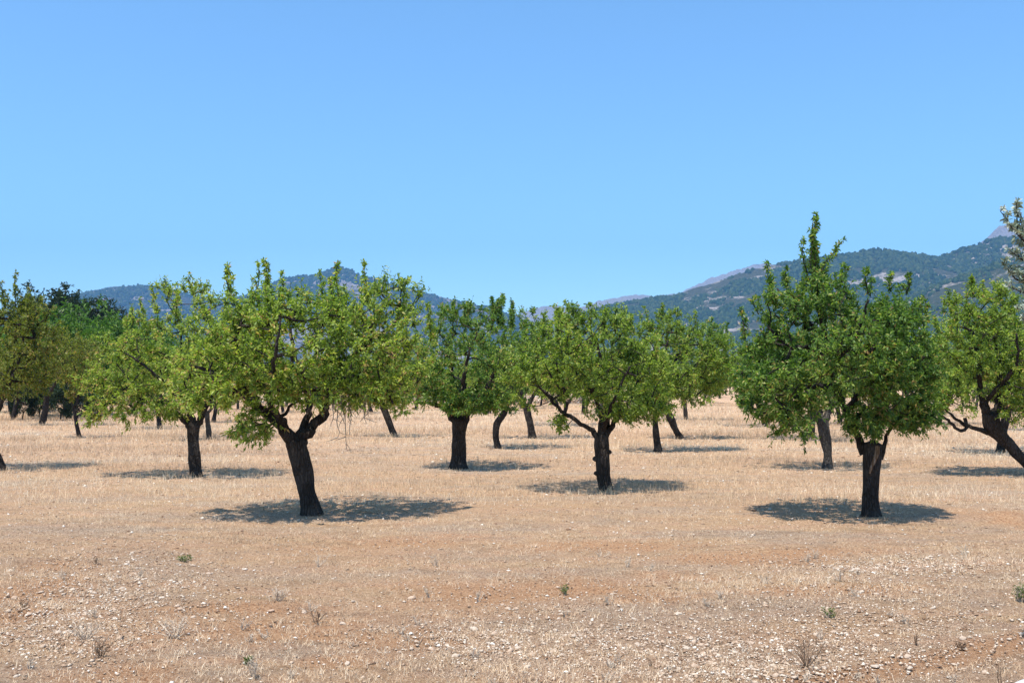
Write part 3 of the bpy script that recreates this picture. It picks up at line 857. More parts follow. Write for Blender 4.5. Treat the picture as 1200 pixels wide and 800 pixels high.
ZZ = ZZ + 0.16 * np.exp(-((XX - mc[0]) / .5) ** 2 - ((YY - mc[1]) / .45) ** 2)
def surf(x, y):   # height incl. clods
    x = np.asarray(x, float); y = np.asarray(y, float)
    near = np.clip((30 - y) / 15, 0, 1) * np.clip((16 - np.abs(x)) / 3, 0, 1)
    return ground_h(x, y) + near * 0.035 * n2(x, y, 5.5, 4, 31)
ny, nx = XX.shape
V = np.stack([XX, YY, ZZ], -1).reshape(-1, 3)
ii = (np.arange(ny - 1)[:, None] * nx + np.arange(nx - 1)[None, :])
Fq = np.stack([ii, ii + 1, ii + nx + 1, ii + nx], -1).reshape(-1, 4)
gme = mesh_from("ground", V, Fq, 4, {"soil": mask.ravel()}, smooth=True)
k = NT("dry_field")
co = k.coord()
cs = k.coord((0.45, 1, 1))
fine = k.noise(co, 34, 8, 0.75)
mid = k.noise(cs, 3.2, 8, 0.7, 0.4)
big = k.noise(cs, 0.16, 5, 0.6, 0.6)
spk = k.noise(k.coord((0.6, 1, 1)), 75, 4, 0.8)
streak = k.noise(k.coord((0.22, 1, 1)), 2.2, 7, 0.7, 0.3)
strk2 = k.noise(k.coord((0.3, 1, 1)), 0.8, 6, 0.65, 0.5)
straw = k.ramp(fine, [(0.33, (0.17, 0.10, 0.065)), (0.44, (0.42, 0.28, 0.18)), (0.54, (0.56, 0.40, 0.27)), (0.66, (0.84, 0.67, 0.50))])
grey = k.ramp(fine, [(0.33, (0.13, 0.095, 0.08)), (0.46, (0.34, 0.26, 0.215)), (0.56, (0.48, 0.39, 0.33)), (0.68, (0.76, 0.67, 0.58))])
pink = k.ramp(fine, [(0.33, (0.20, 0.10, 0.07)), (0.45, (0.44, 0.27, 0.19)), (0.56, (0.60, 0.41, 0.31)), (0.68, (0.80, 0.62, 0.50))])
straw = k.mix(k.ramp(streak, [(0.42, 0.0), (0.60, 0.85)]), straw, pink)
straw = k.mix(k.ramp(strk2, [(0.46, 0.0), (0.62, 0.9)]), straw, grey)
straw = k.mix(k.ramp(mid, [(0.32, 0.7), (0.49, 0.0)]), straw, (0.25, 0.16, 0.10))
soilc = k.ramp(fine, [(0.33, (0.18, 0.07, 0.035)), (0.46, (0.44, 0.235, 0.13)), (0.57, (0.57, 0.35, 0.215)), (0.69, (0.80, 0.60, 0.44))])
sm = k.math('ADD', k.attr("soil"), k.math('MULTIPLY', k.math('SUBTRACT', mid, 0.5), 1.3))
sm = k.ramp(sm, [(0.16, 0.0), (0.75, 0.85)])
c = k.mix(sm, straw, soilc)
c = k.mix(k.ramp(spk, [(0.58, 0.0), (0.66, 0.7)]), c, (0.88, 0.80, 0.68))
c = k.mix(k.ramp(spk, [(0.33, 0.7), (0.42, 0.0)]), c, (0.12, 0.08, 0.055))
c = k.mix(k.ramp(big, [(0.42, 0.0), (0.62, 0.35)]), c, k.mix(fine, (0.36, 0.20, 0.12), (0.66, 0.46, 0.31)))
vo = k.n("ShaderNodeTexVoronoi"); vo.inputs["Scale"].default_value = 17; k.l(co, vo.inputs["Vector"])
peb = k.ramp(vo.outputs["Distance"], [(0.10, 1.0), (0.17, 0.0)])
sel = k.ramp(k.noise(co, 9, 3, .6), [(0.5, 0.0), (0.58, 1.0)])
c = k.mix(k.math('MULTIPLY', peb, sel), c, (0.55, 0.46, 0.38))
k.bump(k.math('ADD', fine, k.math('MULTIPLY', mid, 1.2)), 1.0, 0.07)
GROUND = k.base(k.mix(1.0, c, (1.08, 1.01, .89), 'MULTIPLY'), 0.95, 0.1)
tag(link("ground", gme, GROUND), kind="structure")

# ------------------------------------------------------------------ dry grass and litter
def blade_mesh(name, x, y, h, wid, lean, tint, r, zoff=-0.01):
    n = len(x)
    z = surf(x, y) + zoff
    a = r.uniform(0, 6.28, n)
    la = r.uniform(0, 6.28, n)
    dx, dy = np.cos(a) * wid / 2, np.sin(a) * wid / 2
    lx, ly = np.cos(la) * lean * h, np.sin(la) * lean * h
    hz = h * np.sqrt(np.clip(1 - lean ** 2 * .8, .05, 1))
    b0 = np.stack([x - dx, y - dy, z], -1); b1 = np.stack([x + dx, y + dy, z], -1)
    m = np.stack([x + lx * .35, y + ly * .35, z + hz * .6], -1)
    m0 = m - np.stack([dx, dy, 0 * dx], -1) * .7; m1 = m + np.stack([dx, dy, 0 * dx], -1) * .7
    t = np.stack([x + lx, y + ly, z + hz], -1)
    V = np.stack([b0, b1, m1, m0, t], 1).reshape(-1, 3)
    i = np.arange(n)[:, None] * 5
    Fa = np.concatenate([i + [[0, 1, 2]], i + [[0, 2, 3]], i + [[3, 2, 4]]], 1).reshape(-1, 3)
    return mesh_from(name, V, Fa, 3, {"tint": np.repeat(tint, 5)})

k = NT("straw")
c = k.ramp(k.attr("tint"), [(0, (0.16, 0.11, 0.08)), (0.28, (0.44, 0.31, 0.21)), (0.7, (0.80, 0.59, 0.38)), (1, (0.92, 0.77, 0.57))])
k.base(c, 0.8, 0.2)
tr = k.n("ShaderNodeBsdfTranslucent"); k.l(c, tr.inputs[0])
mx = k.n("ShaderNodeMixShader"); mx.inputs[0].default_value = 0.3
k.l(k.b.outputs[0], mx.inputs[1]); k.l(tr.outputs[0], mx.inputs[2]); k.l(mx.outputs[0], k.out.inputs[0])
STRAW = k.m

def scatter(n, y0, y1, power, r):
    """points over the field, thinning with distance"""
    t = r.uniform(0, 1, n)
    y = y0 * np.power(y1 / y0, t ** power)
    x = r.uniform(-1, 1, n) * (y * 0.545 + 1.5)
    return x, y

r = np.random.default_rng(60)
# near tufts
x, y = scatter(40000, 6.2, 28, 0.95, r)
dens = np.clip(0.62 + 1.0 * n2(x * .6, y, .55, 4, 41) - 0.8 * np.clip(soil_mask(x, y) - .4, 0, 1), 0.06, 1)
keep = r.uniform(size=len(x)) < dens
x, y, dn = x[keep], y[keep], dens[keep]
nb = 10
xb = np.repeat(x, nb) + r.normal(size=len(x) * nb) * .035
yb = np.repeat(y, nb) + r.normal(size=len(x) * nb) * .035
hh = np.repeat(r.uniform(.022, .065, len(x)) * (0.7 + 1.15 * dn), nb) * r.uniform(.4, 1.2, len(xb))
tn = np.repeat(np.clip(.66 + .70 * n2(x * .5, y, .7, 4, 55) + r.normal(size=len(x)) * .16, 0, 1), nb)
me = blade_mesh("dry_grass", xb, yb, hh, r.uniform(.0022, .0050, len(xb)), r.uniform(.25, .99, len(xb)) ** .6, np.clip(tn + r.normal(size=len(xb)) * .22, 0, 1), r)
tag(link("dry_grass", me, STRAW), "short pale dry grass stubble covering the near field", "grass", kind="stuff")
# farther, taller and coarser
x, y = scatter(68000, 18, 125, 0.85, r)
dens = np.clip(0.75 + 1.2 * n2(x * .3, y, .25, 4, 43), 0.1, 1)
keep = r.uniform(size=len(x)) < dens
x, y = x[keep], y[keep]
nb = 4
sc = np.clip(np.repeat(y, nb) / 30, .75, 3)
xb = np.repeat(x, nb) + r.normal(size=len(x) * nb) * .06
yb = np.repeat(y, nb) + r.normal(size=len(x) * nb) * .06
hh = r.uniform(.05, .22, len(xb)) * np.clip(sc, .8, 1.5) * np.repeat(np.clip(.9 + 1.2 * n2(x * .4, y, .5, 3, 71), .35, 1.6), nb)
tn = np.repeat(np.clip(.66 + .8 * n2(x * .35, y, .35, 4, 57) + r.normal(size=len(x)) * .12, 0, 1), nb)
me = blade_mesh("dry_grass", xb, yb, hh, r.uniform(.006, .012, len(xb)) * sc, r.uniform(.1, .8, len(xb)), np.clip(tn + r.normal(size=len(xb)) * .1, 0, 1), r)
tag(link("dry_grass", me, STRAW), "taller straw coloured dry grass between the orchard rows", "grass", kind="stuff")

# ------------------------------------------------------------------ stones
k = NT("limestone")
oi = k.n("ShaderNodeObjectInfo")
a = k.noise(k.coord(), 5, 5, .7)
c = k.ramp(a, [(0.3, (0.40, 0.30, 0.22)), (0.55, (0.56, 0.47, 0.38)), (0.75, (0.74, 0.67, 0.58))])
c = k.mix(k.ramp(oi.outputs["Random"], [(0, 0.0), (.55, 0.1), (1, 0.75)]), c, (0.50, 0.33, 0.22))
k.bump(a, .6, .02)
STONE = k.base(c, .9, .15)
k = NT("pebble")
c = k.ramp(k.attr("tint"), [(0, (0.22, 0.13, 0.08)), (0.4, (0.42, 0.30, 0.21)), (0.75, (0.60, 0.50, 0.40)), (1, (0.80, 0.74, 0.65))])
PEB = k.base(c, .9, .15)

phi = (1 + 5 ** .5) / 2
ICO_V = norm(np.array([(-1, phi, 0), (1, phi, 0), (-1, -phi, 0), (1, -phi, 0), (0, -1, phi), (0, 1, phi), (0, -1, -phi), (0, 1, -phi), (phi, 0, -1), (phi, 0, 1), (-phi, 0, -1), (-phi, 0, 1)], float))
ICO_F = np.array([(0, 11, 5), (0, 5, 1), (0, 1, 7), (0, 7, 10), (0, 10, 11), (1, 5, 9), (5, 11, 4), (11, 10, 2), (10, 7, 6), (7, 1, 8), (3, 9, 4), (3, 4, 2), (3, 2, 6), (3, 6, 8), (3, 8, 9), (4, 9, 5), (2, 4, 11), (6, 2, 10), (8, 6, 7), (9, 8, 1)])
def ico2():
    V = list(map(tuple, ICO_V)); Fa = []
    cache = {}
    def mid(a, b_):
        kk = (min(a, b_), max(a, b_))
        if kk not in cache:
            m = (np.array(V[a]) + np.array(V[b_])) / 2; m /= np.linalg.norm(m)
            V.append(tuple(m)); cache[kk] = len(V) - 1
        return cache[kk]
    for a, b_, c_ in ICO_F:
        ab, bc, ca = mid(a, b_), mid(b_, c_), mid(c_, a)
        Fa += [(a, ab, ca), (b_, bc, ab), (c_, ca, bc), (ab, bc, ca)]
    return np.array(V), np.array(Fa)
I2V, I2F = ico2()
stone_meshes = []
for s_ in range(10):
    rr = np.random.default_rng(500 + s_)
    Vv = I2V.copy()
    for q in range(7):     # planar chips
        d = norm(rr.normal(size=3)); h = rr.uniform(.45, .8)
        dd = Vv @ d
        Vv = Vv - np.clip(dd - h, 0, None)[:, None] * d
    Vv *= np.array([1, rr.uniform(.55, .9), rr.uniform(.35, .6)])
    Vv += 0.05 * rr.normal(size=Vv.shape)
    stone_meshes.append(mesh_from("stone", Vv, I2F, 3))
named = [(190, 696, 7, "pale limestone chunk, largest in the stony patch at lower left"), (137, 687, 6, "whitish angular stone left of the largest chunk in the lower-left stony patch"), (162, 687, 6, "flat pale stone between two larger ones in the lower-left stony patch"),
         (155, 647, 6, "flat reddish-buff stone with dark shadow below it, upper left of the near field"), (150, 656, 5, "flat pinkish stone just under the dark-shadowed one at left"), (217, 686, 4, "small white stone right of the lower-left stony patch"),
         (60, 715, 5, "pale flat stone below the lower-left stony patch"), (18, 734, 5, "pale stone near the left edge of the near field"), (52, 728, 5, "whitish stone right of the stone nearest the left edge"), (195, 772, 6, "rounded greyish-pink stone among stubble near the bottom at left"),
         (97, 643, 6, "pale stone highest up in the left stony patch"), (123, 680, 4, "small greyish stone left in the stony patch"), (65, 670, 5, "pale stone left of the stony patch"),
         (1060, 663, 6, "round white stone at the top of the right stony band"), (1082, 755, 6, "buff stone left of the dark weed clump at lower right"), (1128, 743, 8, "largest white stone beside a dark weed clump at lower right"), (1139, 748, 7, "buff stone touching the largest white stone at lower right"),
         (1027, 737, 7, "flat white slab of stone in the middle of the right stony area"), (900, 763, 8, "upright whitish stone beside the dead shrub"), (852, 782, 7, "pale stone left of the dead shrub near the bottom"), (997, 708, 6, "pale stone amid stubble right of centre"), (810, 719, 6, "flat pale stone right of centre in the near field"),
         (903, 747, 5, "small pale stone above the upright whitish one"), (1183, 744, 6, "rounded buff stone on the track at right"), (1196, 738, 6, "pale stone at the right edge on the track"), (1130, 776, 6, "white stone below the sandy track at lower right"), (1149, 772, 5, "small pinkish stone right of the white one below the track"),
         (780, 755, 8, "bright white star-like stone in lower middle"), (557, 724, 6, "white stone in the middle of the near field"), (627, 763, 6, "pale stone near bottom centre"), (667, 737, 6, "pale stone pair member right of bottom centre"), (1166, 744, 5, "pale stone left of the rounded buff one on the track"), (1090, 652, 6, "white stone in upper right stony band")]
def put_stone(x, y, size, label, r, group="loose limestone pieces on the near field"):
    o = bpy.data.objects.new("stone", stone_meshes[int(r.integers(10))])
    COL.objects.link(o)
    o.location = (x, y, float(surf(np.array([x]), np.array([y]))[0]) + size * .06)
    o.rotation_euler = (r.normal() * .15, r.normal() * .15, r.uniform(0, 6.28))
    o.scale = (size, size, size)
    tag(o, label, "stone", group)
for m in stone_meshes: m.materials.append(STONE)
r = np.random.default_rng(66)
for px, py, w, lb in named:
    g = G(px, py)
    put_stone(g[0], g[1], w * g[1] / F * .62, lb, r)
clusters = [(150, 680, 110, 45, 3), (80, 730, 90, 40, 2), (1000, 720, 200, 60, 4), (1060, 662, 120, 12, 2), (700, 750, 130, 45, 2.5), (880, 770, 120, 30, 2), (560, 745, 80, 30, 1), (600, 700, 600, 90, 2)]
cw = np.array([c_[4] for c_ in clusters]); cw = cw / cw.sum()
def cluster_pt(r):
    c_ = clusters[r.choice(len(clusters), p=cw)]
    return c_[0] + r.normal() * c_[2] * .6, c_[1] + r.normal() * c_[3] * .55
made = 0
while made < 262:
    px, py = cluster_pt(r)
    if not (0 < px < 1200 and 640 < py < 800): continue
    g = G(px, py)
    put_stone(g[0], g[1], r.uniform(.014, .042) * (1.25 if r.uniform() < .1 else 1), "small pale limestone fragment lying among the dry stubble of the near field", r, "small limestone fragments scattered on the near field")
    made += 1
# pebbles beyond count
N_ = 46000
pp = []
while len(pp) < N_ * .55:
    px, py = cluster_pt(r)
    if -40 < px < 1240 and 622 < py < 830: pp.append(G(px, py)[:2])
x2, y2 = scatter(int(N_ * .45), 6.5, 60, .9, r)
pp = np.vstack([np.array(pp), np.stack([x2, y2], -1)])
n = len(pp)
sz = r.uniform(.005, .015, n) * np.where(r.uniform(size=n) < .12, 1.7, 1) * np.clip(pp[:, 1] / 12, 1, 3)
OCT_V = np.array([(1, 0, 0), (-1, 0, 0), (0, 1, 0), (0, -1, 0), (0, 0, 1), (0, 0, -1)], float)
OCT_F = np.array([(0, 2, 4), (2, 1, 4), (1, 3, 4), (3, 0, 4), (2, 0, 5), (1, 2, 5), (3, 1, 5), (0, 3, 5)])
Vv = (OCT_V[None] + .22 * r.normal(size=(n, 6, 3))) * np.stack([r.uniform(.7, 1.5, n), r.uniform(.6, 1.1, n), r.uniform(.35, .7, n)], -1)[:, None]
an = r.uniform(0, 6.28, n); ca, sa = np.cos(an)[:, None], np.sin(an)[:, None]
Vv = np.stack([Vv[..., 0] * ca - Vv[..., 1] * sa, Vv[..., 0] * sa + Vv[..., 1] * ca, Vv[..., 2]], -1) * sz[:, None, None]
Vv[..., 0] += pp[:, 0:1]; Vv[..., 1] += pp[:, 1:2]; Vv[..., 2] += (surf(pp[:, 0], pp[:, 1]) + sz * .2)[:, None]
Fa = (OCT_F[None] + (np.arange(n) * 6)[:, None, None]).reshape(-1, 3)
me = mesh_from("pebbles", Vv.reshape(-1, 3), Fa, 3, {"tint": np.repeat(np.clip(r.normal(size=n) * .28 + .42, 0, 1), 6)})
tag(link("pebbles", me, PEB), "countless pale pebbles and stone chips strewn over the reddish soil", "pebbles", kind="stuff")

# unidentified whitish object, built as a smooth mound, at the lower right corner
g = G(1222, 824)
o = bpy.data.objects.new("boulder", mesh_from("boulder", I2V * np.array([.30, .22, .13]) * (1 + .04 * fbm(I2V * 2, 2, 3))[:, None], I2F, 3, smooth=True))
COL.objects.link(o); o.location = (g[0], g[1] - .02, .05); o.rotation_euler = (0, 0, .3)
md = o.modifiers.new("smooth", 'SUBSURF'); md.levels = 2; md.render_levels = 2
k = NT("whitish_surface"); a = k.noise(k.coord(), 6, 5); k.bump(a, .2, .01)
o.data.materials.append(k.base(k.ramp(a, [(.3, (.46, .46, .48)), (.7, (.60, .59, .60))]), .7, .2))
tag(o, "smooth whitish rounded top of an unidentified object peeping in at the bottom right corner", "boulder")

# ------------------------------------------------------------------ weeds
k = NT("dry_stem"); a = k.noise(k.coord(), 20, 3)
STEM = k.base(k.ramp(a, [(.3, (.14, .085, .055)), (.7, (.30, .21, .14))]), .9, .1)
k = NT("grey_stem"); a = k.noise(k.coord(), 20, 3)
GSTEM = k.base(k.ramp(a, [(.3, (.40, .31, .24)), (.7, (.68, .57, .44))]), .9, .1)
WLEAF = leaf_material("weed_leaf", [(0, (.06, .10, .02)), (.6, (.13, .18, .04)), (1, (.24, .25, .08))], 1.3)
def weed(px, py, hpx, wpx, label, mat, seed, n=9, leafy=False, name="dry_weed", cat="weed", group=None):
    r = np.random.default_rng(seed)
    g = G(px, py); s = g[1] / F
    t = empty(name, (g[0], g[1], float(surf(g[:1], g[1:2])[0]) - .01))
    tag(t, label, cat, group)
    b = Buf(); lb, ld = [], []
    for k_ in range(n):
        d = np.array([r.normal() * wpx * s * .35, r.normal() * wpx * s * .35, hpx * s * r.uniform(.55, 1)])
        p0 = np.array([r.normal() * .01, r.normal() * .01, 0])
        m = p0 + d * .5 + r.normal(size=3) * .012
        e = p0 + d
        tube(b, [p0, m, e], [.0042, .0034, .0014], 4, cap=False)
        for q in range(4):
            tt = r.uniform(.3, .95); x = p0 * (1 - tt) ** 2 + 2 * m * tt * (1 - tt) + e * tt * tt
            w = np.array([r.normal() * .03, r.normal() * .03, r.uniform(.01, .05)]) * hpx * s / .15
            tube(b, [x, x + w * .5, x + w], [.0022, .0018, .001], 4, cap=False)
            for z in range(5 if leafy else 2):
                lb.append(x + w * r.uniform(0, 1)); ld.append(r.normal(size=3) + [0, 0, .5])
    link("stems", b.mesh("stems"), mat, t)
    lm = leaves_mesh("leaves" if leafy else "seed_heads", np.array(lb), np.array(ld), np.full(len(lb), .028 if leafy else .012) * r.uniform(.7, 1.3, len(lb)), r, .35)
    link("leaves" if leafy else "seed_heads", lm, WLEAF if leafy else mat, t)
weed(945, 776, 34, 62, "dead shrub with dark reddish bare stems near the bottom right of centre", STEM, 1, 14, name="dead_shrub", cat="shrub")
weed(118, 766, 24, 16, "brown dried weed clump near the bottom left", STEM, 2, 12)
weed(372, 724, 18, 20, "thin brown dried weed on bare soil left of centre", STEM, 3, 9)
weed(112, 640 + 20, 9, 8, "tiny dark weed in the left stony patch", STEM, 4, 6)
weed(27, 708, 10, 10, "low brown weed at the left edge of the bare soil", STEM, 5, 8)
weed(1073, 748, 15, 7, "dark upright dried stalk left of the largest white stone", STEM, 6, 4)
weed(1128, 752, 10, 16, "dark low weed clump against the largest white stone", STEM, 7, 12)
weed(1172, 800, 42, 3, "single thin dark stalk standing near the bottom right corner", STEM, 8, 2)
weed(298, 786, 28, 14, "pale dry stalk clump near the bottom left of centre", GSTEM, 9, 9)
weed(592, 800, 16, 8, "dark stub of a weed at bottom centre", STEM, 10, 5)
weed(762, 772, 12, 5, "short dark stalk below the star-like white stone", STEM, 11, 3)
weed(100, 745, 22, 30, "grey dry stubble clump above the brown weed at left", GSTEM, 12, 16)
weed(204, 742, 26, 34, "sprawling grey dry weed left of the bare soil", GSTEM, 13, 18)
weed(325, 700, 18, 26, "grey dry weed patch at the top of the bare soil", GSTEM, 14, 14)
weed(216, 655, 8, 12, "small fresh green weed on the open ground at left", GSTEM, 15, 10, True, "green_weed")
weed(292, 771, 12, 8, "small dark green sprig among pale stalks near the bottom", GSTEM, 16, 7, True, "green_weed")
weed(662, 690, 11, 8, "thin green weed on the reddish soil right of centre", GSTEM, 17, 6, True, "green_weed")
weed(1195, 700, 22, 22, "green weed at the right edge beside the stony ground", GSTEM, 18, 14, True, "green_weed")
weed(972, 718, 14, 10, "faint green weed among stones right of centre", GSTEM, 19, 6, True, "green_weed")
r = np.random.default_rng(91)
for q in range(48):
    px, py = r.uniform(0, 1200), 635 + 165 * r.uniform() ** .8
    weed(px, py, r.uniform(7, 15), r.uniform(8, 20), "pale dry weed tuft standing slightly above the stubble of the near field", GSTEM, 1000 + q, 6, group="pale dry weed tufts across the near field")

# ------------------------------------------------------------------ far stone wall (stones about 3 px: joined)
def stone_wall(x0, y0, x1, y1, h, label, seed):
    r = np.random.default_rng(seed)
    L = math.hypot(x1 - x0, y1 - y0)
    rows = int(h / .22); per = int(L / .36)
    n = rows * per
    i = np.arange(n) % per; j = np.arange(n) // per
    t = (i + (j % 2) * .5 + r.normal(size=n) * .08) / per
    c = np.stack([x0 + (x1 - x0) * t, y0 + (y1 - y0) * t + r.normal(size=n) * .04, .10 + j * .22 + r.normal(size=n) * .015], -1)
    Vv = ICO_V[None] * np.stack([r.uniform(.17, .26, n), np.full(n, .25), r.uniform(.11, .145, n)], -1)[:, None] * (1 + .1 * r.normal(size=(n, 12, 1)))
    Vv = Vv + c[:, None]
    Fa = (ICO_F[None] + (np.arange(n) * 12)[:, None, None]).reshape(-1, 3)
    me = mesh_from("stone_wall", Vv.reshape(-1, 3), Fa, 3, {"tint": np.repeat(np.clip(.6 + r.normal(size=n) * .2, 0, 1), 12)})
    t_ = empty("stone_wall", ((x0 + x1) / 2, (y0 + y1) / 2, 0))
    o = link("wall_stones", me, PEB, t_); o.location = (-(x0 + x1) / 2, -(y0 + y1) / 2, 0); o["kind"] = "stuff"
    tag(t_, label, "stone wall")
stone_wall(-68, 101, -30, 110, 1.0, "low pale dry stone wall at the far left end of the orchard", 1)
stone_wall(-29.5, 110.2, 10, 113, .9, "low pale dry stone wall glimpsed beneath the crowns left of centre", 2)

# ------------------------------------------------------------------ mountains
def mountain_material(name, forest, scrub, rock, sc=1.0, rockthr=.60):
    k = NT(name)
    co = k.coord((1, 1, 1.6))
    f = k.noise(co, .10 * sc, 8, .8)
    m = k.noise(co, .009 * sc, 6, .65, .5)
    m2 = k.noise(co, .0028 * sc, 5, .6)
    c = k.mix(k.ramp(f, [(.42, 0.0), (.6, 1.0)]), forest, scrub)
    rk = k.ramp(k.math('ADD', k.math('MULTIPLY', m, .6), k.math('MULTIPLY', m2, .4)), [(rockthr - .035, 0.0), (rockthr + .015, 1.0)])
    rk = k.math('MULTIPLY', rk, k.ramp(f, [(.40, .15), (.52, 1.0)]))
    c = k.mix(rk, c, rock)
    k.bump(k.math('ADD', f, m), 1.0, 10 / sc)
    return k.base(c, .95, .05)

def mountain(name, prof, D, front, back, mat, seed, z0=-5, amp=22, bump_=4, step=6.0, base_py=452, forest=None):
    """prof: ridge line (px, py) as seen; built as terrain rising from D-front to the crest at D and dropping behind"""
    pts = [P(px, py, D) for px, py in prof]
    xs = np.array([p[0] for p in pts]); hs = np.array([p[2] for p in pts])
    X = np.arange(xs[0], xs[-1], step)
    t = np.concatenate([np.linspace(0, 1, 90), 1 + np.linspace(.02, 1, 22)])
    XX, T = np.meshgrid(X, t)
    Hh = np.interp(XX, xs, hs)
    kz = np.ones(5) / 5
    wob = .06 * n2(XX, T * 300, .004, 3, seed)
    YY = np.where(T <= 1, D - front + T * front, D + (T - 1) * back)
    prof_t = np.where(T <= 1, np.power(np.clip(T, 0, 1), .85), 1 - .8 * (T - 1))
    Z = z0 + (Hh - z0) * np.clip(prof_t, 0, 1)
    w = np.clip(T * (1 - T) * 4, 0, 1)
    rid = 1 - np.abs(n2(XX, YY, .0022, 4, seed + 3)) * 2.2
    Z = Z + w * amp * (rid - .6) + bump_ * n2(XX, YY, .05, 3, seed + 9) * np.clip(T * 4, 0, 1) + bump_ * 1.3 * n2(XX, YY, .012, 3, seed + 19) * np.clip(T * 4, 0, 1)
    # keep the slope under the crest's line of sight
    ny, nx = XX.shape
    V = np.stack([XX, YY, Z], -1).reshape(-1, 3)
    ii = (np.arange(ny - 1)[:, None] * nx + np.arange(nx - 1)[None, :])
    Fq = np.stack([ii, ii + 1, ii + nx + 1, ii + nx], -1).reshape(-1, 4)
    tag(link(name, mesh_from(name, V, Fq, 4, smooth=True), mat), kind="structure")
    if forest:
        n, smin, smax, thr, fm = forest
        r = np.random.default_rng(seed)
        xi = r.uniform(0, nx - 1.01, n * 2); ti = r.uniform(.25, 1.03, n * 2)
        row = np.where(ti <= 1, ti * 89, 90 + (ti - 1) * 21)
        i0 = np.floor(xi).astype(int); r0 = np.floor(row).astype(int)
        fx = xi - i0; fr = row - r0
        def bil(A): return A[r0, i0] * (1 - fx) * (1 - fr) + A[r0, i0 + 1] * fx * (1 - fr) + A[r0 + 1, i0] * (1 - fx) * fr + A[r0 + 1, i0 + 1] * fx * fr
        x, y, z = bil(XX), bil(YY), bil(Z)
        ok = (n2(x, y, .006, 4, seed + 31) + .45 * n2(x, y, .03, 2, seed + 33)) > thr
        x, y, z = x[ok][:n], y[ok][:n], z[ok][:n]
        m = len(x)
        s = r.uniform(smin, smax, m)
        aa = np.arange(5) * 2 * math.pi / 5
        DV = np.vstack([[[0, 0, 1]], np.stack([np.cos(aa) * .8, np.sin(aa) * .8, aa * 0 + .55], -1), np.stack([np.cos(aa + .6), np.sin(aa + .6), aa * 0 - .6], -1)])
        DF = np.array([(0, 1 + i, 1 + (i + 1) % 5) for i in range(5)] + [(1 + i, 6 + i, 1 + (i + 1) % 5) for i in range(5)] + [(6 + i, 6 + (i + 1) % 5, 1 + (i + 1) % 5) for i in range(5)])
        Vv = DV[None] * (1 + .2 * r.normal(size=(m, 11, 1))) * s[:, None, None]
        Vv = Vv + np.stack([x, y, z + s * .35], -1)[:, None]
        Fa = (DF[None] + (np.arange(m) * 11)[:, None, None]).reshape(-1, 3)
        o = link("hill_forest", mesh_from("hill_forest", Vv.reshape(-1, 3), Fa, 3, {"tint": np.repeat(r.uniform(0, 1, m), 11)}), fm)
        tag(o, {"near_hill": "dark pine woods covering the nearer green spur at right", "right_hill": "pine woods and scrub covering the long right ridge"}.get(name, "pine woods on the " + name.replace("_", " ")), "forest", kind="stuff")

k = NT("hill_pines")
HP = k.base(k.ramp(k.attr("tint"), [(0, (.015, .034, .015)), (.6, (.032, .056, .022)), (1, (.060, .082, .034))]), .95, .05)
ROCK = (.42, .37, .34)
MR = mountain_material("right_hill_ground", (.042, .058, .028), (.10, .098, .058), ROCK, 1.0, .535)
MN = mountain_material("near_hill_ground", (.04, .06, .025), (.10, .10, .055), (.40, .35, .31), 1.0, .58)
ML = mountain_material("left_mountain_ground", (.045, .06, .035), (.10, .10, .07), (.34, .30, .28), .6, .55)
MP = mountain_material("rocky_peak", (.07, .08, .07), (.13, .13, .125), (.26, .245, .245), 1.2, .42)
mountain("near_hill", [(930, 420), (985, 395), (1020, 372), (1060, 352), (1100, 333), (1150, 315), (1200, 297), (1260, 285), (1400, 250), (1500, 240)], 2300, 900, 900, MN, 11, amp=14, bump_=4, step=5, forest=(12000, 3.0, 6.0, -.18, HP))
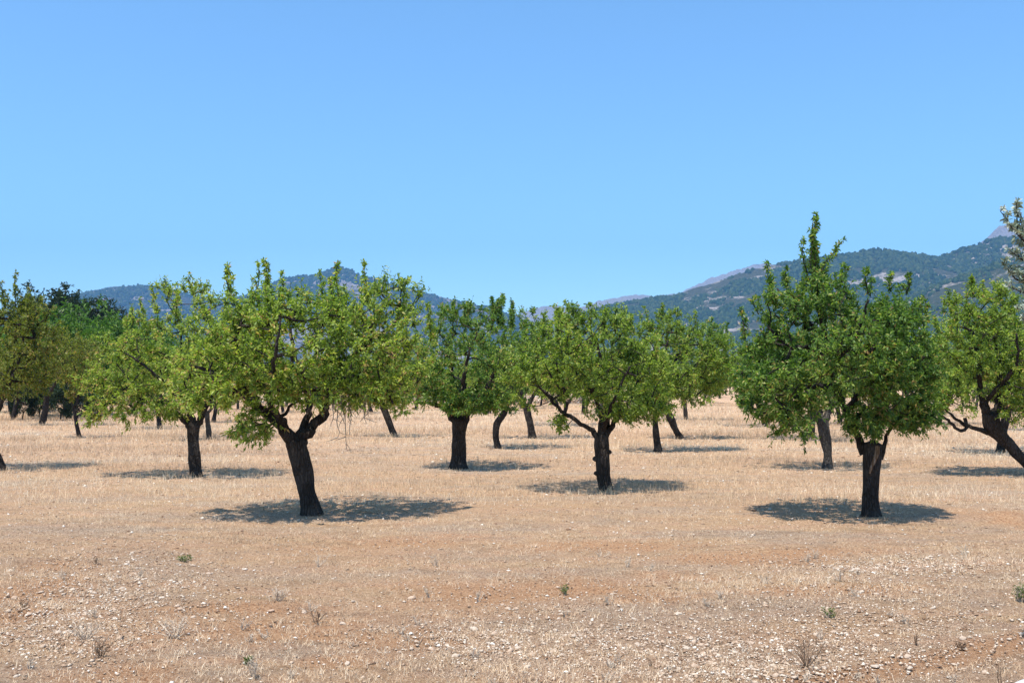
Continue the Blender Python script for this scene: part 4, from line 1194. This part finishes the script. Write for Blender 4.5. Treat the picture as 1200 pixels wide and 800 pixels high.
mountain("right_hill", [(640, 392), (668, 374), (700, 362), (722, 357), (745, 354), (768, 350), (790, 347), (830, 332), (868, 320), (905, 311), (960, 302), (1000, 297), (1022, 293), (1045, 294), (1070, 298), (1098, 303), (1122, 295), (1145, 288), (1160, 281), (1200, 276), (1260, 262), (1500, 235)],
         3400, 1300, 1400, MR, 12, amp=24, bump_=6, step=7, forest=(26000, 4.0, 8.0, -.16, HP))
mountain("rocky_peak", [(1080, 330), (1130, 300), (1155, 281), (1166, 270), (1178, 264), (1190, 262), (1210, 268), (1260, 285), (1330, 330)], 5200, 900, 900, MP, 13, amp=20, bump_=14, step=9)
mountain("far_ridge", [(560, 390), (600, 371), (625, 362), (650, 359), (676, 362), (700, 354), (722, 349), (745, 346), (765, 346), (800, 342), (835, 325), (862, 317), (890, 310), (910, 310), (960, 325), (1000, 345)], 6600, 1500, 1500, MP, 14, amp=25, bump_=14, step=14)
mountain("left_mountain", [(-200, 380), (-60, 372), (30, 366), (68, 354), (92, 346), (112, 340), (132, 337), (160, 335), (190, 337), (225, 345), (260, 352), (295, 345), (330, 328), (352, 324), (375, 322), (388, 316), (400, 314), (412, 316), (424, 324), (445, 328), (470, 334), (500, 344), (540, 354), (575, 361), (605, 372), (640, 390)],
         5200, 1700, 1700, ML, 15, amp=30, bump_=8, step=9, forest=(16000, 5, 9, -.12, HP))

# ------------------------------------------------------------------ haze
k = NT("haze_air")
k.t.nodes.remove(k.b)
pv = k.n("ShaderNodeVolumePrincipled")
pv.inputs["Color"].default_value = (0.20, 0.48, 1.0, 1)
pv.inputs["Density"].default_value = 0.000095
pv.inputs["Anisotropy"].default_value = 0.0
k.l(pv.outputs[0], k.out.inputs["Volume"])
hx, hy0, hy1, hz0, hz1 = 9000, -1500, 9200, -60, 1300
Vv = np.array([(x, y, z) for x in (-hx, hx) for y in (hy0, hy1) for z in (hz0, hz1)], float)
Fq = np.array([(0, 1, 3, 2), (4, 6, 7, 5), (0, 4, 5, 1), (2, 3, 7, 6), (0, 2, 6, 4), (1, 5, 7, 3)])
tag(link("haze", mesh_from("haze", Vv, Fq, 4), k.m), kind="stuff")
